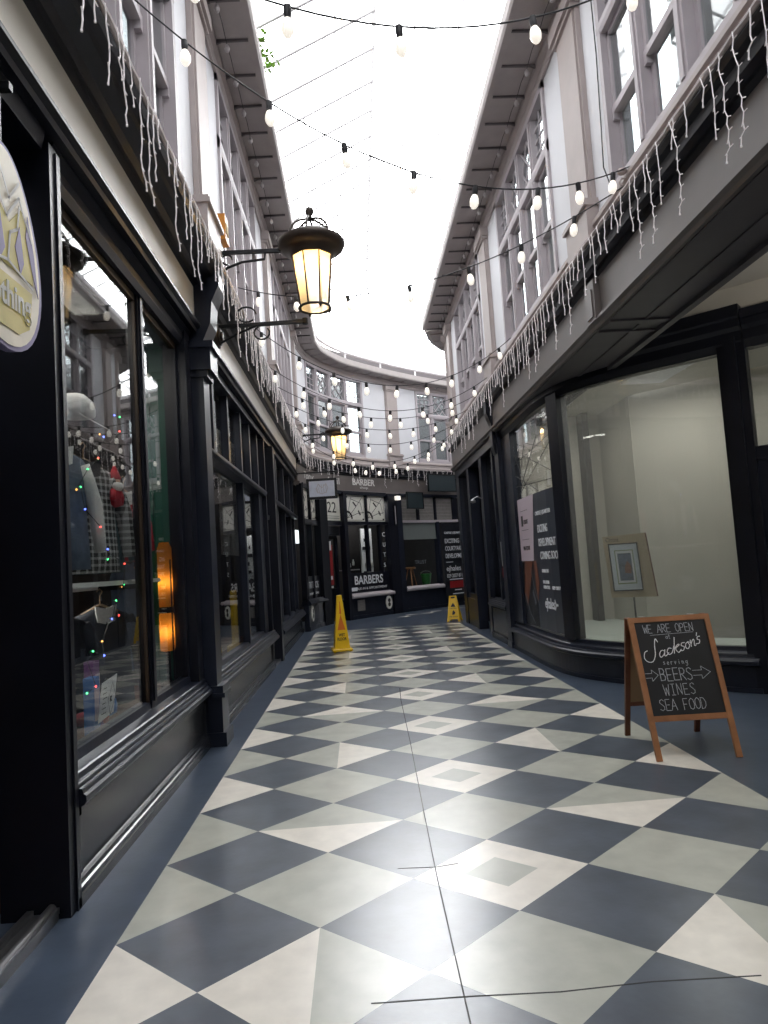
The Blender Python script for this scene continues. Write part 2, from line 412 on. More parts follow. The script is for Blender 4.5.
# ------------------------------------------------------------------ floor
TS = 0.42256; TX = -1.0994; TY = 3.0207; TA = 0.37904
def tp(u, v): return V3((TX + u*TS, TY + v*TA, 0))
VM = 35
def make_floor():
    mb = MB()
    DK, BD, GR, WH, SM = 0, 1, 2, 3, 4
    def face(pts, m): mb.cur = m; mb.add(pts, [tuple(range(len(pts)))])
    ylo, yhi = tp(0, -21).y, tp(0, VM).y
    XL, XR = -3.4, 7.5
    # borders either side of the diamond field
    face([(XL, ylo, 0), (TX, ylo, 0), (TX, yhi, 0), (XL, yhi, 0)], BD)
    face([(TX+8*TS, ylo, 0), (XR, ylo, 0), (XR, yhi, 0), (TX+8*TS, yhi, 0)], BD)
    face([(XL, yhi, 0), (XR, yhi, 0), (XR, 27, 0), (XL, 27, 0)], BD)
    face([(XL, -9, 0), (XR, -9, 0), (XR, ylo, 0), (XL, ylo, 0)], BD)
    for v in range(-21, VM + 1):
        for u in range(0, 9):
            if (u + v) % 2 == 0: continue
            T, B, L, R = tp(u, v+1), tp(u, v-1), tp(u-1, v), tp(u+1, v)
            C = tp(u, v)
            if v == -21: B = C
            if v == VM: T = C
            if u % 2 == 1:          # dark
                if v == -21: face([L, R, T], DK)
                elif v == VM: face([B, R, L], DK)
                else: face([B, R, T, L], DK)
                continue
            if u == 0:
                m = WH if (v in (-1, 5, 9) or (v > 9 and v % 4 == 1)) else GR
                if v in (-21, VM): face([C, R, T] if v == -21 else [B, R, C], m)
                else: face([B, R, T], m)
                continue
            if u == 8:
                m = WH if (v in (5, 9, 15) or (v > 15 and v % 4 == 3) or (v < 0 and v % 4 == 1)) else GR
                if v in (-21, VM): face([L, C, T] if v == -21 else [L, B, C], m)
                else: face([L, B, T], m)
                continue
            if v in (-21, VM):
                face([L, R, T] if v == -21 else [B, R, L], GR); continue
            if u == 4 and v % 4 == 1:
                k = 0.42; i = [C.lerp(q, k) for q in (B, R, T, L)]; oq = [B, R, T, L]
                face(i, GR)
                for j in range(4): face([oq[j], oq[(j+1) % 4], i[(j+1) % 4], i[j]], WH)
            elif u in (2, 6) and v % 4 == 3:
                ph = (v // 4) % 4
                if u == 6 and v == 15: ph = 3
                if ph == 0: face([L, B, R], WH); face([L, R, T], GR)
                elif ph == 1:
                    if u == 2: face([B, R, T], WH); face([B, T, L], GR)
                    else: face([B, T, L], WH); face([B, R, T], GR)
                elif ph == 2: face([L, R, T], WH); face([L, B, R], GR)
                else: face([B, T, L], WH); face([B, R, T], GR)
            else:
                face([B, R, T, L], GR)
    mb.build('floor', ['fl_dark', 'fl_border', 'fl_grey', 'fl_white', 'fl_seam'], kind='structure')
    # joints, screed cracks (thin dark lines let into the tiles)
    sm = MB()
    def seam(pts, w):
        for a, b in zip(pts[:-1], pts[1:]): sm.bar((a[0], a[1], .0003), (b[0], b[1], .0003), w, .0012)
    seam([(.40, 8.4), (.37, 7.68), (.34, 5.95), (.30, 4.3), (.28, 3.36), (.27, 2.34), (.26, 1.4), (.26, -8)], .0055)
    seam([(-.05, 2.49), (.29, 2.48), (.60, 2.46), (.92, 2.47), (1.3, 2.45)], .006)
    seam([(.10, 3.52), (.29, 3.5), (.4, 3.52)], .005)
    sm.build('trim_1', 'fl_seam', kind='structure')
    # second run of pale tiles that follows the curve of the far shops
    t2 = MB()
    s = 3.6; k = 0
    while s < 8.6:
        a, b = BC.at(s, .95, .002), BC.at(s+.52, .95, .002); c = BC.at(s+.26, .62 if k % 2 else 1.3, .002)
        t2.add([a, b, c], [(0, 1, 2)]); s += .55; k += 1
    t2.build('trim_2', 'fl_white', kind='structure')
make_floor()

# ------------------------------------------------------------------ upper walls
def upper_wall(name, path, s0, s1, wins, pils, side):
    """wins: list of (a,b); pils: list of (a,b)"""
    w = MB()
    edges = [s0] + [x for a, b in wins for x in (a, b)] + [s1]
    for i in range(0, len(edges), 2):
        if edges[i+1] - edges[i] > .02: w.slab(path, edges[i], edges[i+1], -.22, 0, 4.60, 6.98)
    w.slab(path, s0, s1, -.22, 0, 6.98, ZE); w.slab(path, s0, s1, -.22, 0, 4.3, 4.60)
    root = w.build(name, 'white_plaster', kind='structure')
    t = MB()
    # sill band, base moulding and head moulding in taupe
    t.sweep(path, s0, s1, [(0, 4.36), (.09, 4.36), (.09, 4.40), (.055, 4.43), (.055, 4.50), (.075, 4.52), (.075, 4.56), (.03, 4.60), (0, 4.60)])
    t.sweep(path, s0, s1, [(0, 6.90), (.03, 6.90), (.05, 6.94), (.05, 6.98), (.085, 7.02), (.085, 7.078), (0, 7.078)])
    t.build('moulding', 'taupe', root)
    for a, b in pils:
        p = MB()
        p.slab(path, a, b, 0.001, .07, 4.6, 6.9); p.slab(path, a-.03, a, .001, .05, 4.6, 6.9); p.slab(path, b, b+.03, .001, .05, 4.6, 6.9)
        p.slab(path, a-.06, b+.06, .0, .12, 4.361, 4.72); p.slab(path, a-.085, b+.085, .0, .15, 4.72, 4.76)
        p.slab(path, a-.07, b+.07, .0, .135, 4.76, 4.79)
        p.slab(path, a-.05, b+.05, 0, .10, 6.72, 6.76); p.slab(path, a-.07, b+.07, 0, .13, 6.76, 6.9)
        p.build('pilaster', 'taupe', root)
    return root

WN = [0]
def upper_window(path, a, b, n=4, detail=True):
    WN[0] += 1
    root = struct('window_%d' % WN[0])
    root.location = path.at((a+b)/2, 0, 4.6); WL[root.name] = V3(root.location)
    pitch = (b - a) / n
    fr = MB()
    fr.slab(path, a, a+.07, -.12, .03, 4.6, 6.9); fr.slab(path, b-.07, b, -.12, .03, 4.6, 6.9)
    fr.slab(path, a, b, -.12, .03, 6.82, 6.98); fr.slab(path, a, b, -.12, .02, 4.6, 4.68)
    fr.sweep(path, a, b, [(-.12, 6.06), (.02, 6.06), (.035, 6.10), (.035, 6.15), (.01, 6.2), (-.12, 6.2)])
    for k in range(1, n):
        c = a + pitch*k
        fr.sweep(path, c-.06, c+.06, [(-.12, 4.68), (.015, 4.68), (.015, 6.82), (-.12, 6.82)], 1)
        fr.slab(path, c-.025, c+.025, .015, .03, 4.68, 6.06); fr.slab(path, c-.025, c+.025, .015, .03, 6.2, 6.82)
    fr.build('window_frame', 'lavender_frame', root)
    up = MB(); lo = MB(); mr = MB(); lt = MB()
    for k in range(n):
        c0 = a + pitch*k + .06; c1 = a + pitch*(k+1) - .06
        # upper sash (proud), lower sash (set back)
        for (z0, z1, d) in ((5.34, 6.06, -.05), (4.68, 5.34, -.09)):
            mb = up if d == -.05 else lo
            mr.slab(path, c0, c0+.045, d-.02, d+.02, z0, z1, 1); mr.slab(path, c1-.045, c1, d-.02, d+.02, z0, z1, 1)
            mr.slab(path, c0, c1, d-.02, d+.02, z1-.04, z1, 1)
            mb.slab(path, c0+.03, c1-.03, d-.004, d+.002, z0+.02, z1-.02, 1)
        mr.slab(path, c0, c1, -.075, -.018, 5.30, 5.36, 1)
        mr.slab(path, c0, c0+.045, -.075, -.018, 5.24, 5.30, 1); mr.slab(path, c1-.045, c1, -.075, -.018, 5.24, 5.30, 1)
        mr.slab(path, c0, c1, -.11, -.06, 4.68, 4.75, 1)
        # transom light with glazing bars
        up.slab(path, c0, c1, -.066, -.06, 6.2, 6.82, 1)
        W = c1 - c0; H = .62
        def P(u, v): return path.at(c0 + u*W, -.045, 6.2 + v*H)
        if k in (0, n-1):
            for u in (.33, .66): lt.bar(P(u, 0), P(u, 1), .018, .018)
            for v in (.25, .5, .75): lt.bar(P(0, v), P(1, v), .018, .018)
        else:
            segs = [((0,.25),(.5,1)),((0,.75),(.25,1)),((0,0),(1,.98)),((.5,0),(1,.5)),((0,.5),(.5,0)),((0,1),(1,0)),((.5,1),(1,.5)),((0,.5),(.5,1))]
            for p, q in segs: lt.bar(P(*p), P(*q), .018, .018)
    mr.build('sash', 'lavender_frame', root)
    up.build('glass_pane', 'upper_glass', root); lo.build('glass_pane', 'upper_glass', root)
    lt.build('glazing_bars', 'lavender_frame', root)
    bk = MB(); bk.slab(path, a-.1, b+.1, -.75, -.7, 4.5, 7.0); bk.build('blind', 'blind_grey', root)
    return root

LWIN = [(-1.9, .82), (2.56, 5.28), (7.14, 9.86), (12.0, 14.72)]
LPIL = [(1.55, 2.0), (5.88, 6.34), (10.75, 11.2), (15.45, 15.8)]
RWIN = [(-1.6, 1.12), (3.06, 5.78), (7.44, 10.16), (11.9, 14.8)]
RPIL = [(1.9, 2.35), (6.22, 6.72), (10.95, 11.45), (15.5, 15.85)]
BWIN = [(1.0, 3.82), (6.16, 9.0)]
BPIL = [(4.83, 5.27), (9.9, 10.3)]
upper_wall('wall_left', LW, -9, 16.6, LWIN, LPIL, 1)
upper_wall('wall_right', RW, -9, 16.3, RWIN, RPIL, 1)
upper_wall('wall_back', BC, 0.0, 12, BWIN, BPIL, 1)
upper_wall('wall_curve', RC, 0.0, RC.s[-1], [], [(.02, .3)], 1)
for a, b in LWIN: upper_window(LW, a, b)
for a, b in RWIN: upper_window(RW, a, b)
for a, b in BWIN: upper_window(BC, a, b)

# ------------------------------------------------------------------ eaves
def eaves(name, path, s0, s1, d1, fasc=True):
    e = MB()
    e.slab(path, s0, s1, -.22, d1, ZE, ZE+.05)
    root = e.build(name, 'eaves_paint', kind='structure')
    g = MB(); g.sweep(path, s0, s1, [(d1-.02, ZE-.03), (d1+.05, ZE-.03), (d1+.07, ZE+.0), (d1+.07, ZE+.14), (d1-.02, ZE+.14)]); g.build('gutter', 'eaves_paint', root)
    s = s0 + .3; cnt = 0
    br = []
    while s < s1: br.append(s); s += .52
    br = [q for q in br if q > 2.0 or path is BC or path is RC][:95]
    for q in br:
        b = MB(); P = path.at(q, .0, 0); n = path.nrm(q); t = path.tan(q)
        b.prism([(.0, ZE-.14), (.02, ZE-.14), (.06, ZE-.06), (.14, ZE-.028), (d1-.02, ZE-.022), (d1-.02, ZE-.001), (0, ZE-.001)], P - t*.011, n, V3((0,0,1)), t*.022)
        b.build('bracket', 'dark_trim' if path in (LW, RW) else 'eaves_paint', root)
    return root
eaves('trim_3', LW, -9, 16.6, .44)
eaves('trim_4', RW, -9, 16.3, .50)
eaves('trim_5', BC, 0, 12, .42)
eaves('trim_6', RC, 0, RC.s[-1], .45)

# ------------------------------------------------------------------ glazed roof, following the whole street
roof_pts = [(-1.24, -9), (-1.24, 16.0)] + BC_PTS[2:]
RF = Path(roof_pts, 1, -9)
def make_roof():
    root = struct('ceiling')
    Z0, Z1 = 7.5, 8.25
    d0, dm, d2 = .34, 1.85, 3.32
    gl = MB(); ss = [-9 + 1.0*k for k in range(26)]
    def rows(mb, s_list, prof):
        o = len(mb.v); k = len(prof)
        for s in s_list:
            for d, z in prof: mb.v.append(RF.at(s, d, z))
        for i in range(len(s_list)-1):
            for j in range(k-1): mb._f([o+i*k+j, o+i*k+j+1, o+(i+1)*k+j+1, o+(i+1)*k+j])
    end = RF.s[-1] - .3
    sl = [-9, 14] + [14 + (end-14)*k/26 for k in range(1, 27)]
    rows(gl, sl, [(d0, Z0), (dm, Z1), (d2, Z0)])
    gl.build('glass_panes', 'roof_glass', root)
    rb = MB(); rl = MB(); s = -8.8
    while s < end:
        for (da, za, db, zb, up) in ((d0, Z0, dm, Z1, -.02), (dm, Z1, d2, Z0, .05)):
            (rl if up < 0 else rb).bar(RF.at(s, da, za+up), RF.at(s, db, zb+up), .03 if up < 0 else .028, .02)
        s += .62
    rb.build('glazing_bars', 'roof_steel', root); rl.build('rafters', 'rafter_grey', root)
    pl = MB()
    for f in (.34, .67): 
        for a, b in zip(sl[:-1], sl[1:]):
            for (da, za, db, zb) in ((d0, Z0, dm, Z1), (d2, Z0, dm, Z1)):
                d, z = da+(db-da)*f, za+(zb-za)*f
                pl.bar(RF.at(a, d, z+.06), RF.at(b, d, z+.06), .02, .03)
    pl.build('purlin', 'roof_steel', root)
    kb = MB()
    for a, b in zip(sl[:-1], sl[1:]):
        for d in (d0, d2): kb.bar(RF.at(a, d, Z0-.03), RF.at(b, d, Z0-.03), .10, .08)
        kb.bar(RF.at(a, dm, Z1+.07), RF.at(b, dm, Z1+.07), .05, .05)
    kb.build('ring_beam', 'roof_steel', root)
    st = MB(); s = -8.5
    while s < end:
        for d in (d0, d2): st.bar(RF.at(s, d, ZE+.05), RF.at(s, d, Z0-.05), .05, .05)
        s += 1.55
    st.build('post', 'roof_steel', root)
    # dark upstand wall behind the gutter
    up = MB(); up.slab(BC, .3, 11.5, -.15, -.05, ZE+.05, 7.6); up.build('upstand', 'dark_trim', root)
    up = MB(); up.slab(LW, -9, 16.6, -.15, -.1, ZE+.05, 7.45); up.build('upstand', 'eaves_paint', root)
    up = MB(); up.slab(RW, -9, 16.3, -.15, -.1, ZE+.05, 7.45); up.build('upstand', 'eaves_paint', root)
make_roof()

# ------------------------------------------------------------------ cornices and fascias over the shops
def cornice(name, path, s0, s1, nose, fd, zf0, zf1, fmat, below=None):
    """nose = outer offset of the cornice, fd = fascia face offset"""
    c = MB()
    c.sweep(path, s0, s1, [(fd-.1, zf1), (fd, zf1), (fd+.03, zf1+.03), (fd+.06, zf1+.03), (fd+.09, zf1+.07), (nose-.09, zf1+.10), (nose-.07, ZC-.10), (nose-.03, ZC-.08), (nose-.01, ZC-.045), (nose-.01, ZC-.03), (fd-.1, ZC-.03)])
    root = c.build(name, 'black_paint', kind='structure')
    n = MB(); n.sweep(path, s0, s1, [(fd-.1, ZC-.029), (nose, ZC-.029), (nose+.01, ZC-.01), (nose, ZC+.0), (fd-.1, ZC)]); n.build('cornice_edge', 'taupe', root)
    f = MB(); f.slab(path, s0, s1, fd-.1, fd, zf0, zf1); f.build('fascia', fmat, root)
    m = MB(); m.sweep(path, s0, s1, [(fd-.1, zf0-.09), (fd+.01, zf0-.09), (fd+.02, zf0-.06), (fd+.05, zf0-.04), (fd+.05, zf0-.015), (fd+.02, zf0), (fd-.1, zf0)]); m.build('fascia_moulding', 'black_paint' if fmat == 'cream_fascia' else fmat, root)
    return root
cornice('trim_7', LW, -9, 16.55, .14, -.12, 3.80, 4.14, 'cream_fascia')
tr = cornice('trim_8', RW, -9, 16.3, .15, .07, 3.66, 4.02, 'brown_grey')
# underside of the right hand beam (the shop front steps back behind it)
so = MB(); so.slab(RW, -9, 11.3, -.55, .05, 3.56, 3.60)
so.slab(RW, -9, 11.3, -.57, -.50, 3.52, 3.60); so.slab(RW, -9, 11.3, -.30, -.27, 3.55, 3.56)
so.slab(RW, 6.0, 6.1, -.5, .05, 3.54, 3.56); so.slab(RW, 6.3, 6.34, -.5, .05, 3.54, 3.56)
so.slab(RW, -9, 11.3, -.57, -.50, 3.6, 4.1)
so.build('soffit', 'soffit_brown', tr)
bkt = MB(); bkt.slab(RW, 6.13, 6.38, .07, .13, 3.62, 4.0); bkt.slab(RW, 6.18, 6.33, .13, .14, 3.66, 3.92); bkt.build('bracket', 'brown_grey', tr)
bkt = MB(); bkt.sweep(RW, 11.32, 11.52, [(.0, 3.2), (.06, 3.2), (.10, 3.35), (.10, 3.7), (.17, 3.9), (.17, 4.25), (0, 4.25)]); bkt.build('bracket', 'black_paint', tr)
tb = cornice('trim_9', BC, 0.0, 12, .05, -.1, 3.62, 4.05, 'brown_grey')
cornice('trim_10', RC, 0.0, RC.s[-1], .12, .03, 3.66, 4.02, 'brown_grey')
lob = MB(); lob.box(2.98, 7.8, -9, 8.6, 4.08, 4.14); lob.build('ceiling_lobby', 'greige_wall', kind='structure')

# ------------------------------------------------------------------ LEFT shop fronts
def sill_sweep(mb, path, a, b, dn=.09, z=.50, dg=-.10, zg=.66):
    mb.sweep(path, a, b, [(-.06, z-.05), (dn-.03, z-.05), (dn-.01, z-.04), (dn, z-.025), (dn, z), (dn-.008, z+.008), (dn-.014, z+.010), (dn-.016, z+.026), (dn-.022, z+.034),
                          (dn-.034, z+.036), (dn-.036, z+.054), (dn-.042, z+.060), (dn-.056, z+.062), (dn-.06, z+.09), (dn-.07, z+.096), (dg+.03, zg-.05), (dg+.02, zg), (dg-.06, zg), (-.2, z-.06)])
def riser(mb, path, a, b, z=.45):
    mb.slab(path, a, b, -.12, -.02, 0, z)
    mb.sweep(path, a, b, [(-.03, 0), (.02, 0), (.02, .05), (.014, .056), (.014, .08), (.004, .086), (.004, .11), (-.012, .116), (-.03, .125)])
def panel_frame(mb, path, a, b, z0, z1, w=.045, d=.0):
    mb.slab(path, a, b, d-.02, d, z1-w, z1); mb.slab(path, a, a+w, d-.02, d, z0, z1); mb.slab(path, b-w, b, d-.02, d, z0, z1)
def glass(path, a, b, d, z0, z1, parent, m='shop_glass', step=.12, name='glass_pane'):
    g = MB(); g.slab(path, a, b, d-.004, d+.002, z0, z1, step); return g.build(name, m, parent)

# shop 1 : the clothes shop beside the camera
f1 = thing('shopfront', 'black-painted clothes shop front with two large display windows, nearest on the left', 'shopfront', (-1.4, 4.8, 0))
r = MB(); riser(r, LS, 3.36, 6.2); panel_frame(r, LS, 3.42, 6.15, .13, .44); r.build('stall_riser', 'riser_paint', f1)
s = MB(); sill_sweep(s, LS, 3.39, 6.2, .055, .50, -.12, .65); s.build('sill', 'navy_paint', f1)
p = MB(); p.slab(LS, 3.29, 3.37, -.30, .01, 0, 3.66); p.slab(LS, 3.35, 3.39, -.02, .02, 0, 3.64); p.build('door_post', 'black_paint', f1)
p = MB(); p.slab(LS, 4.92, 5.03, -.17, -.085, .6, 3.55); p.slab(LS, 4.95, 5.0, -.085, -.07, .65, 3.55); p.build('mullion', 'black_paint', f1)
for a in ((4.895, 4.92), (3.39, 3.41)):
    p = MB(); p.slab(LS, a[0], a[1], -.118, -.1, .65, 3.55); p.build('window_bead', 'bronze_trim', f1)
p = MB(); p.slab(LS, 3.39, 4.92, -.15, -.1, 3.50, 3.56); p.slab(LS, 5.03, 6.2, -.15, -.1, 3.50, 3.56); p.build('window_bead', 'bronze_trim', f1)
p = MB(); p.sweep(LS, 3.37, 6.2, [(-.25, 3.55), (-.06, 3.55), (-.04, 3.60), (-.04, 3.66), (.0, 3.70), (.0, 3.72), (-.25, 3.72)]); p.build('window_head', 'black_paint', f1)
p = MB(); p.slab(LS, 6.05, 6.22, -.22, -.02, .5, 3.72); p.slab(LS, 6.0, 6.05, -.16, -.10, .6, 3.6); p.build('window_jamb', 'black_paint', f1)
p = MB(); p.slab(LS, 6.22, 6.50, -.2, .13, 0, .42); p.slab(LS, 6.20, 6.52, -.2, .16, 0, .12); p.slab(LS, 6.20, 6.52, -.2, .16, .42, .46); p.slab(LS, 6.21, 6.51, -.2, .145, .46, .52)
p.slab(LS, 6.24, 6.48, -.2, .09, .52, 3.3); p.slab(LS, 6.22, 6.50, -.2, .13, 3.3, 3.36); p.slab(LS, 6.20, 6.52, -.2, .17, 3.36, 3.56); p.slab(LS, 6.18, 6.54, -.2, .20, 3.56, 3.62)
p.sweep(LS, 6.22, 6.50, [(-.2, 3.62), (.10, 3.62), (.18, 3.80), (.2, 4.0), (.27, 4.15), (.27, 4.3), (-.2, 4.3)])
p.build('pilaster', 'navy_paint', f1)
glass(LS, 3.39, 4.92, -.12, .65, 3.55, f1); glass(LS, 5.03, 6.05, -.12, .65, 3.55, f1)

# doorway of shop 1
dw = thing('shop_door', 'dark recessed shop doorway with metal threshold at the left edge', 'door', (-1.7, 2.7, 0))
p = MB(); p.box(-2.3, -1.41, .9, 1.15, 0, 3.7); p.box(-2.3, -1.7, 1.15, 3.28, 2.25, 2.32); p.box(-2.0, -1.9, 3.16, 3.28, 0, 3.6); p.build('door_frame', 'black_paint', dw)
p = MB(); p.box(-1.98, -1.93, 1.2, 2.92, .02, .5); p.box(-1.98, -1.93, 1.2, 1.35, .5, 2.25); p.box(-1.98, -1.93, 2.78, 2.92, .5, 2.25); p.box(-1.98, -1.93, 1.2, 2.92, 2.1, 2.25); p.build('door_leaf', 'interior_wood', dw)
p = MB(); p.box(-1.96, -1.95, 1.35, 2.78, .5, 2.1); p.build('glass_pane', 'shop_glass', dw)
p = MB(); p.box(-1.96, -1.95, 1.2, 2.92, 2.32, 3.6); p.build('transom_pane', 'shop_glass', dw)
p = MB(); p.box(-1.88, -1.83, 3.2, 3.24, .1, 2.3); p.box(-1.88, -1.71, 3.2, 3.24, .1, .9); p.box(-1.88, -1.71, 3.2, 3.24, 2.15, 2.3); p.box(-1.75, -1.71, 3.2, 3.24, .1, 2.3); p.box(-1.84, -1.74, 3.215, 3.225, .9, 2.15); p.build('open_leaf', 'interior_wood', dw)
p = MB(); p.box(-1.58, -1.44, 1.15, 3.28, 0, .03); p.box(-1.485, -1.435, 1.15, 3.28, .03, .055); p.tube([(-1.47, 1.15, .05), (-1.47, 3.28, .05)], .022, 12); p.box(-1.58, -1.55, 1.15, 3.28, .03, .05); p.build('threshold', 'steel', dw)
p = MB(); p.box(-1.92, -1.63, 1.2, 2.95, 0.001, .015); single(p.build('door_mat', 'purple_mat'), 'dark purple mat in the shop doorway at the left edge', 'mat')
p = MB(); p.sweep(LS, -9, 3.28, [(-.25, 3.62), (-.02, 3.62), (0, 3.70), (0, 3.72), (-.25, 3.72)]); p.slab(LS, -9, .9, -.2, 0, 0, 3.62); p.build('wall_near', 'black_paint', kind='structure')

# display interior of shop 1
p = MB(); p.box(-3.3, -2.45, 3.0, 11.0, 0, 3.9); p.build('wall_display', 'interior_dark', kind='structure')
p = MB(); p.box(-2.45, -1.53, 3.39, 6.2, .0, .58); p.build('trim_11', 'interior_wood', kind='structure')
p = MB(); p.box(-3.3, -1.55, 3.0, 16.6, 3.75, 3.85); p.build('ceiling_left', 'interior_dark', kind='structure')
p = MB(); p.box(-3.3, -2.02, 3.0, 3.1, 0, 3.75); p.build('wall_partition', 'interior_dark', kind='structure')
p = MB(); p.box(-1.80, -1.56, 6.12, 6.16, .6, 3.6); p.box(-1.80, -1.77, 6.10, 6.13, .6, 3.6); p.box(-1.59, -1.56, 6.10, 6.13, .6, 3.6); single(p.build('screen_panel', 'green_panel'), 'tall dark green panel at the far end of the clothes shop window', 'panel')
p = MB(); p.box(-2.4, -1.62, 3.5, 5.72, 1.47, 1.50); sh = p.build('display_shelf', 'cloth_white'); single(sh, 'narrow pale display shelf across the clothes shop window', 'shelf')
p = MB(); p.box(-2.4, -1.66, 5.45, 5.48, 1.43, 1.47); p.box(-2.4, -1.66, 3.7, 3.73, 1.43, 1.47); p.build('bracket', 'black_metal', sh)

def garment(name, label, c, w, h, m, arm=True, yaw=0.0, arm_m=None, col=None, group=None):
    """shirt or coat on a hanger: faces the glass (+X); c = top centre"""
    root = thing(name, label, 'clothing', c, group)
    cy, sy = math.cos(yaw), math.sin(yaw)
    ax = V3((-sy, cy, 0)); nx = V3((cy, sy, 0)); C = V3(c)
    b = MB(); b.smooth = True; seg = 20; rows = []
    for k, (fz, fw, fd) in enumerate([(0, .16, .05), (.03, .26, .07), (.07, .44, .09), (.12, .5, .1), (.3, .46, .11), (.6, .47, .12), (.85, .5, .13), (1.0, .52, .12)]):
        o = len(b.v)
        for j in range(seg):
            th = 2*PI*j/seg; wob = 1 + .10*math.sin(j*2.3 + k) * min(1, fz*2)
            b.v.append(C + ax*(math.cos(th)*fw*w) + nx*(math.sin(th)*fd*w*1.3*wob) - V3((0, 0, fz*h)))
        rows.append(o)
    for i in range(len(rows)-1):
        for j in range(seg): b._f([rows[i]+j, rows[i]+(j+1) % seg, rows[i+1]+(j+1) % seg, rows[i+1]+j])
    b._f([rows[0]+j for j in range(seg)]); b._f([rows[-1]+j for j in range(seg)])
    b.build('body', m, root)
    if arm:
        for sg in (-1, 1):
            a = MB(); a.smooth = True
            p0 = C + ax*sg*w*.40 - V3((0, 0, h*.12)); p1 = C + ax*sg*w*.60 - V3((0, 0, h*.45)) + nx*.02; p2 = C + ax*sg*w*.62 - V3((0, 0, h*.86)) + nx*.05
            a.tube([p0, p0.lerp(p1, .5), p1, p1.lerp(p2, .5), p2], [w*.13, w*.125, w*.11, w*.1, w*.085], 12)
            a.build('sleeve', arm_m or m, root)
    cl = MB()
    for sg in (-1, 1):
        cl.prism([(0, 0), (sg*w*.17, .02), (sg*w*.14, -.09), (0, -.05-.06)], C + nx*(.11*w), ax, V3((0,0,1)), nx*.012)
    cl.build('collar', col or m, root)
    hg = MB(); hg.tube([C + ax*w*.3 - V3((0,0,.03)), C + V3((0,0,.03)), C - ax*w*.3 - V3((0,0,.03))], .008, 6)
    hg.tube([C + V3((0,0,.03)), C + V3((0,0,.09)), C + V3((0,0,.12)) + ax*.02, C + V3((0,0,.14)), C + V3((0,0,.12)) - ax*.025], .004, 6)
    hg.build('hanger', 'back_board', root)
    return root
garment('denim_jacket', 'pale denim jacket with white trim hanging at the near end of the window', (-1.74, 4.12, 2.30), .40, .72, 'cloth_denim', col='cloth_white', arm_m='cloth_white', yaw=-.5)
garment('plaid_shirt', 'black and white plaid shirt on a wooden hanger in the clothes shop window', (-1.80, 4.66, 2.30), .52, .74, 'cloth_plaid', col='cloth_black', yaw=-.5)
garment('dark_jacket', 'dark teal jacket hanging beside the plaid shirt in the window', (-1.92, 5.22, 2.18), .42, .62, 'cloth_teal', col='cloth_tan', yaw=-.6)
garment('hanging_coat', 'dark coat with white edging hanging low under the display shelf', (-1.84, 4.98, 1.31), .50, .68, 'cloth_black', col='cloth_white', yaw=-.6)
garment('tan_coat', 'dark coat with tan lapels hanging under the near end of the shelf', (-1.9, 4.42, 1.30), .42, .6, 'cloth_black', col='cloth_tan', yaw=-.6)
garment('red_top', 'dark red top hanging behind the middle post of the window', (-1.86, 5.62, 2.2), .34, .55, 'cloth_red', col='cloth_white', yaw=-.6)
garment('dark_trousers', 'dark blue clothes hanging right of the middle window post', (-1.9, 5.72, 1.62), .30, .85, 'cloth_denim', arm=False, yaw=-.6)
# cap hung high
cp = thing('baseball_cap', 'pale grey cap hanging high in the clothes shop window', 'cap', (-1.75, 4.42, 2.56))
b = MB(); b.smooth = True; b.lathe([(.12, 0), (.125, .04), (.105, .1), (.06, .14), (.01, .15)], (-1.75, 4.42, 2.56), 18); b.build('crown', 'cloth_white', cp)
b = MB(); b.smooth = True; b.prism([(-.1, 0), (-.09, .13), (-.04, .19), (.04, .19), (.09, .13), (.1, 0)], (-1.70, 4.42, 2.56), (0, 1, 0), (.8, 0, -.5), (0, 0, .008)); b.build('peak', 'cloth_white', cp)
# santa doll
sd = thing('santa_doll', 'small red and white santa doll hanging beside the window post', 'doll', (-1.66, 4.84, 2.05))
K = .62; SX, SY, SZ = -1.66, 4.84, 2.02
b = MB(); b.smooth = True; b.lathe([(r_*K, z_*K) for r_, z_ in [(.02, -.02), (.085, 0), (.1, .08), (.07, .18), (.035, .22)]], (SX, SY, SZ), 16); b.build('coat', 'cloth_red', sd)
b = MB(); b.smooth = True; b.lathe([(r_*K, z_*K) for r_, z_ in [(.01, 0), (.05, .02), (.06, .06), (.05, .1), (.01, .12)]], (SX, SY, SZ+.21*K), 16); b.build('head', 'skin_plastic', sd)
b = MB(); b.smooth = True; b.lathe([(r_*K, z_*K) for r_, z_ in [(.065, 0), (.07, .02), (.045, .08), (.012, .16)]], (SX, SY, SZ+.29*K), 16); b.build('hat', 'cloth_red', sd)
b = MB(); b.smooth = True; b.lathe([(r_*K, z_*K) for r_, z_ in [(.01, -.09), (.05, -.05), (.065, .0), (.05, .03), (.01, .04)]], (SX+.022, SY-.012, SZ+.22*K), 14); b.build('beard', 'cloth_white', sd)
for sg in (-1, 1):
    b = MB(); b.smooth = True; b.tube([(SX, SY+sg*.045, SZ+.1), (SX+.01, SY+sg*.07, SZ+.06), (SX+.015, SY+sg*.075, SZ+.03)], [.02, .018, .02], 8); b.build('arm', 'cloth_red', sd)
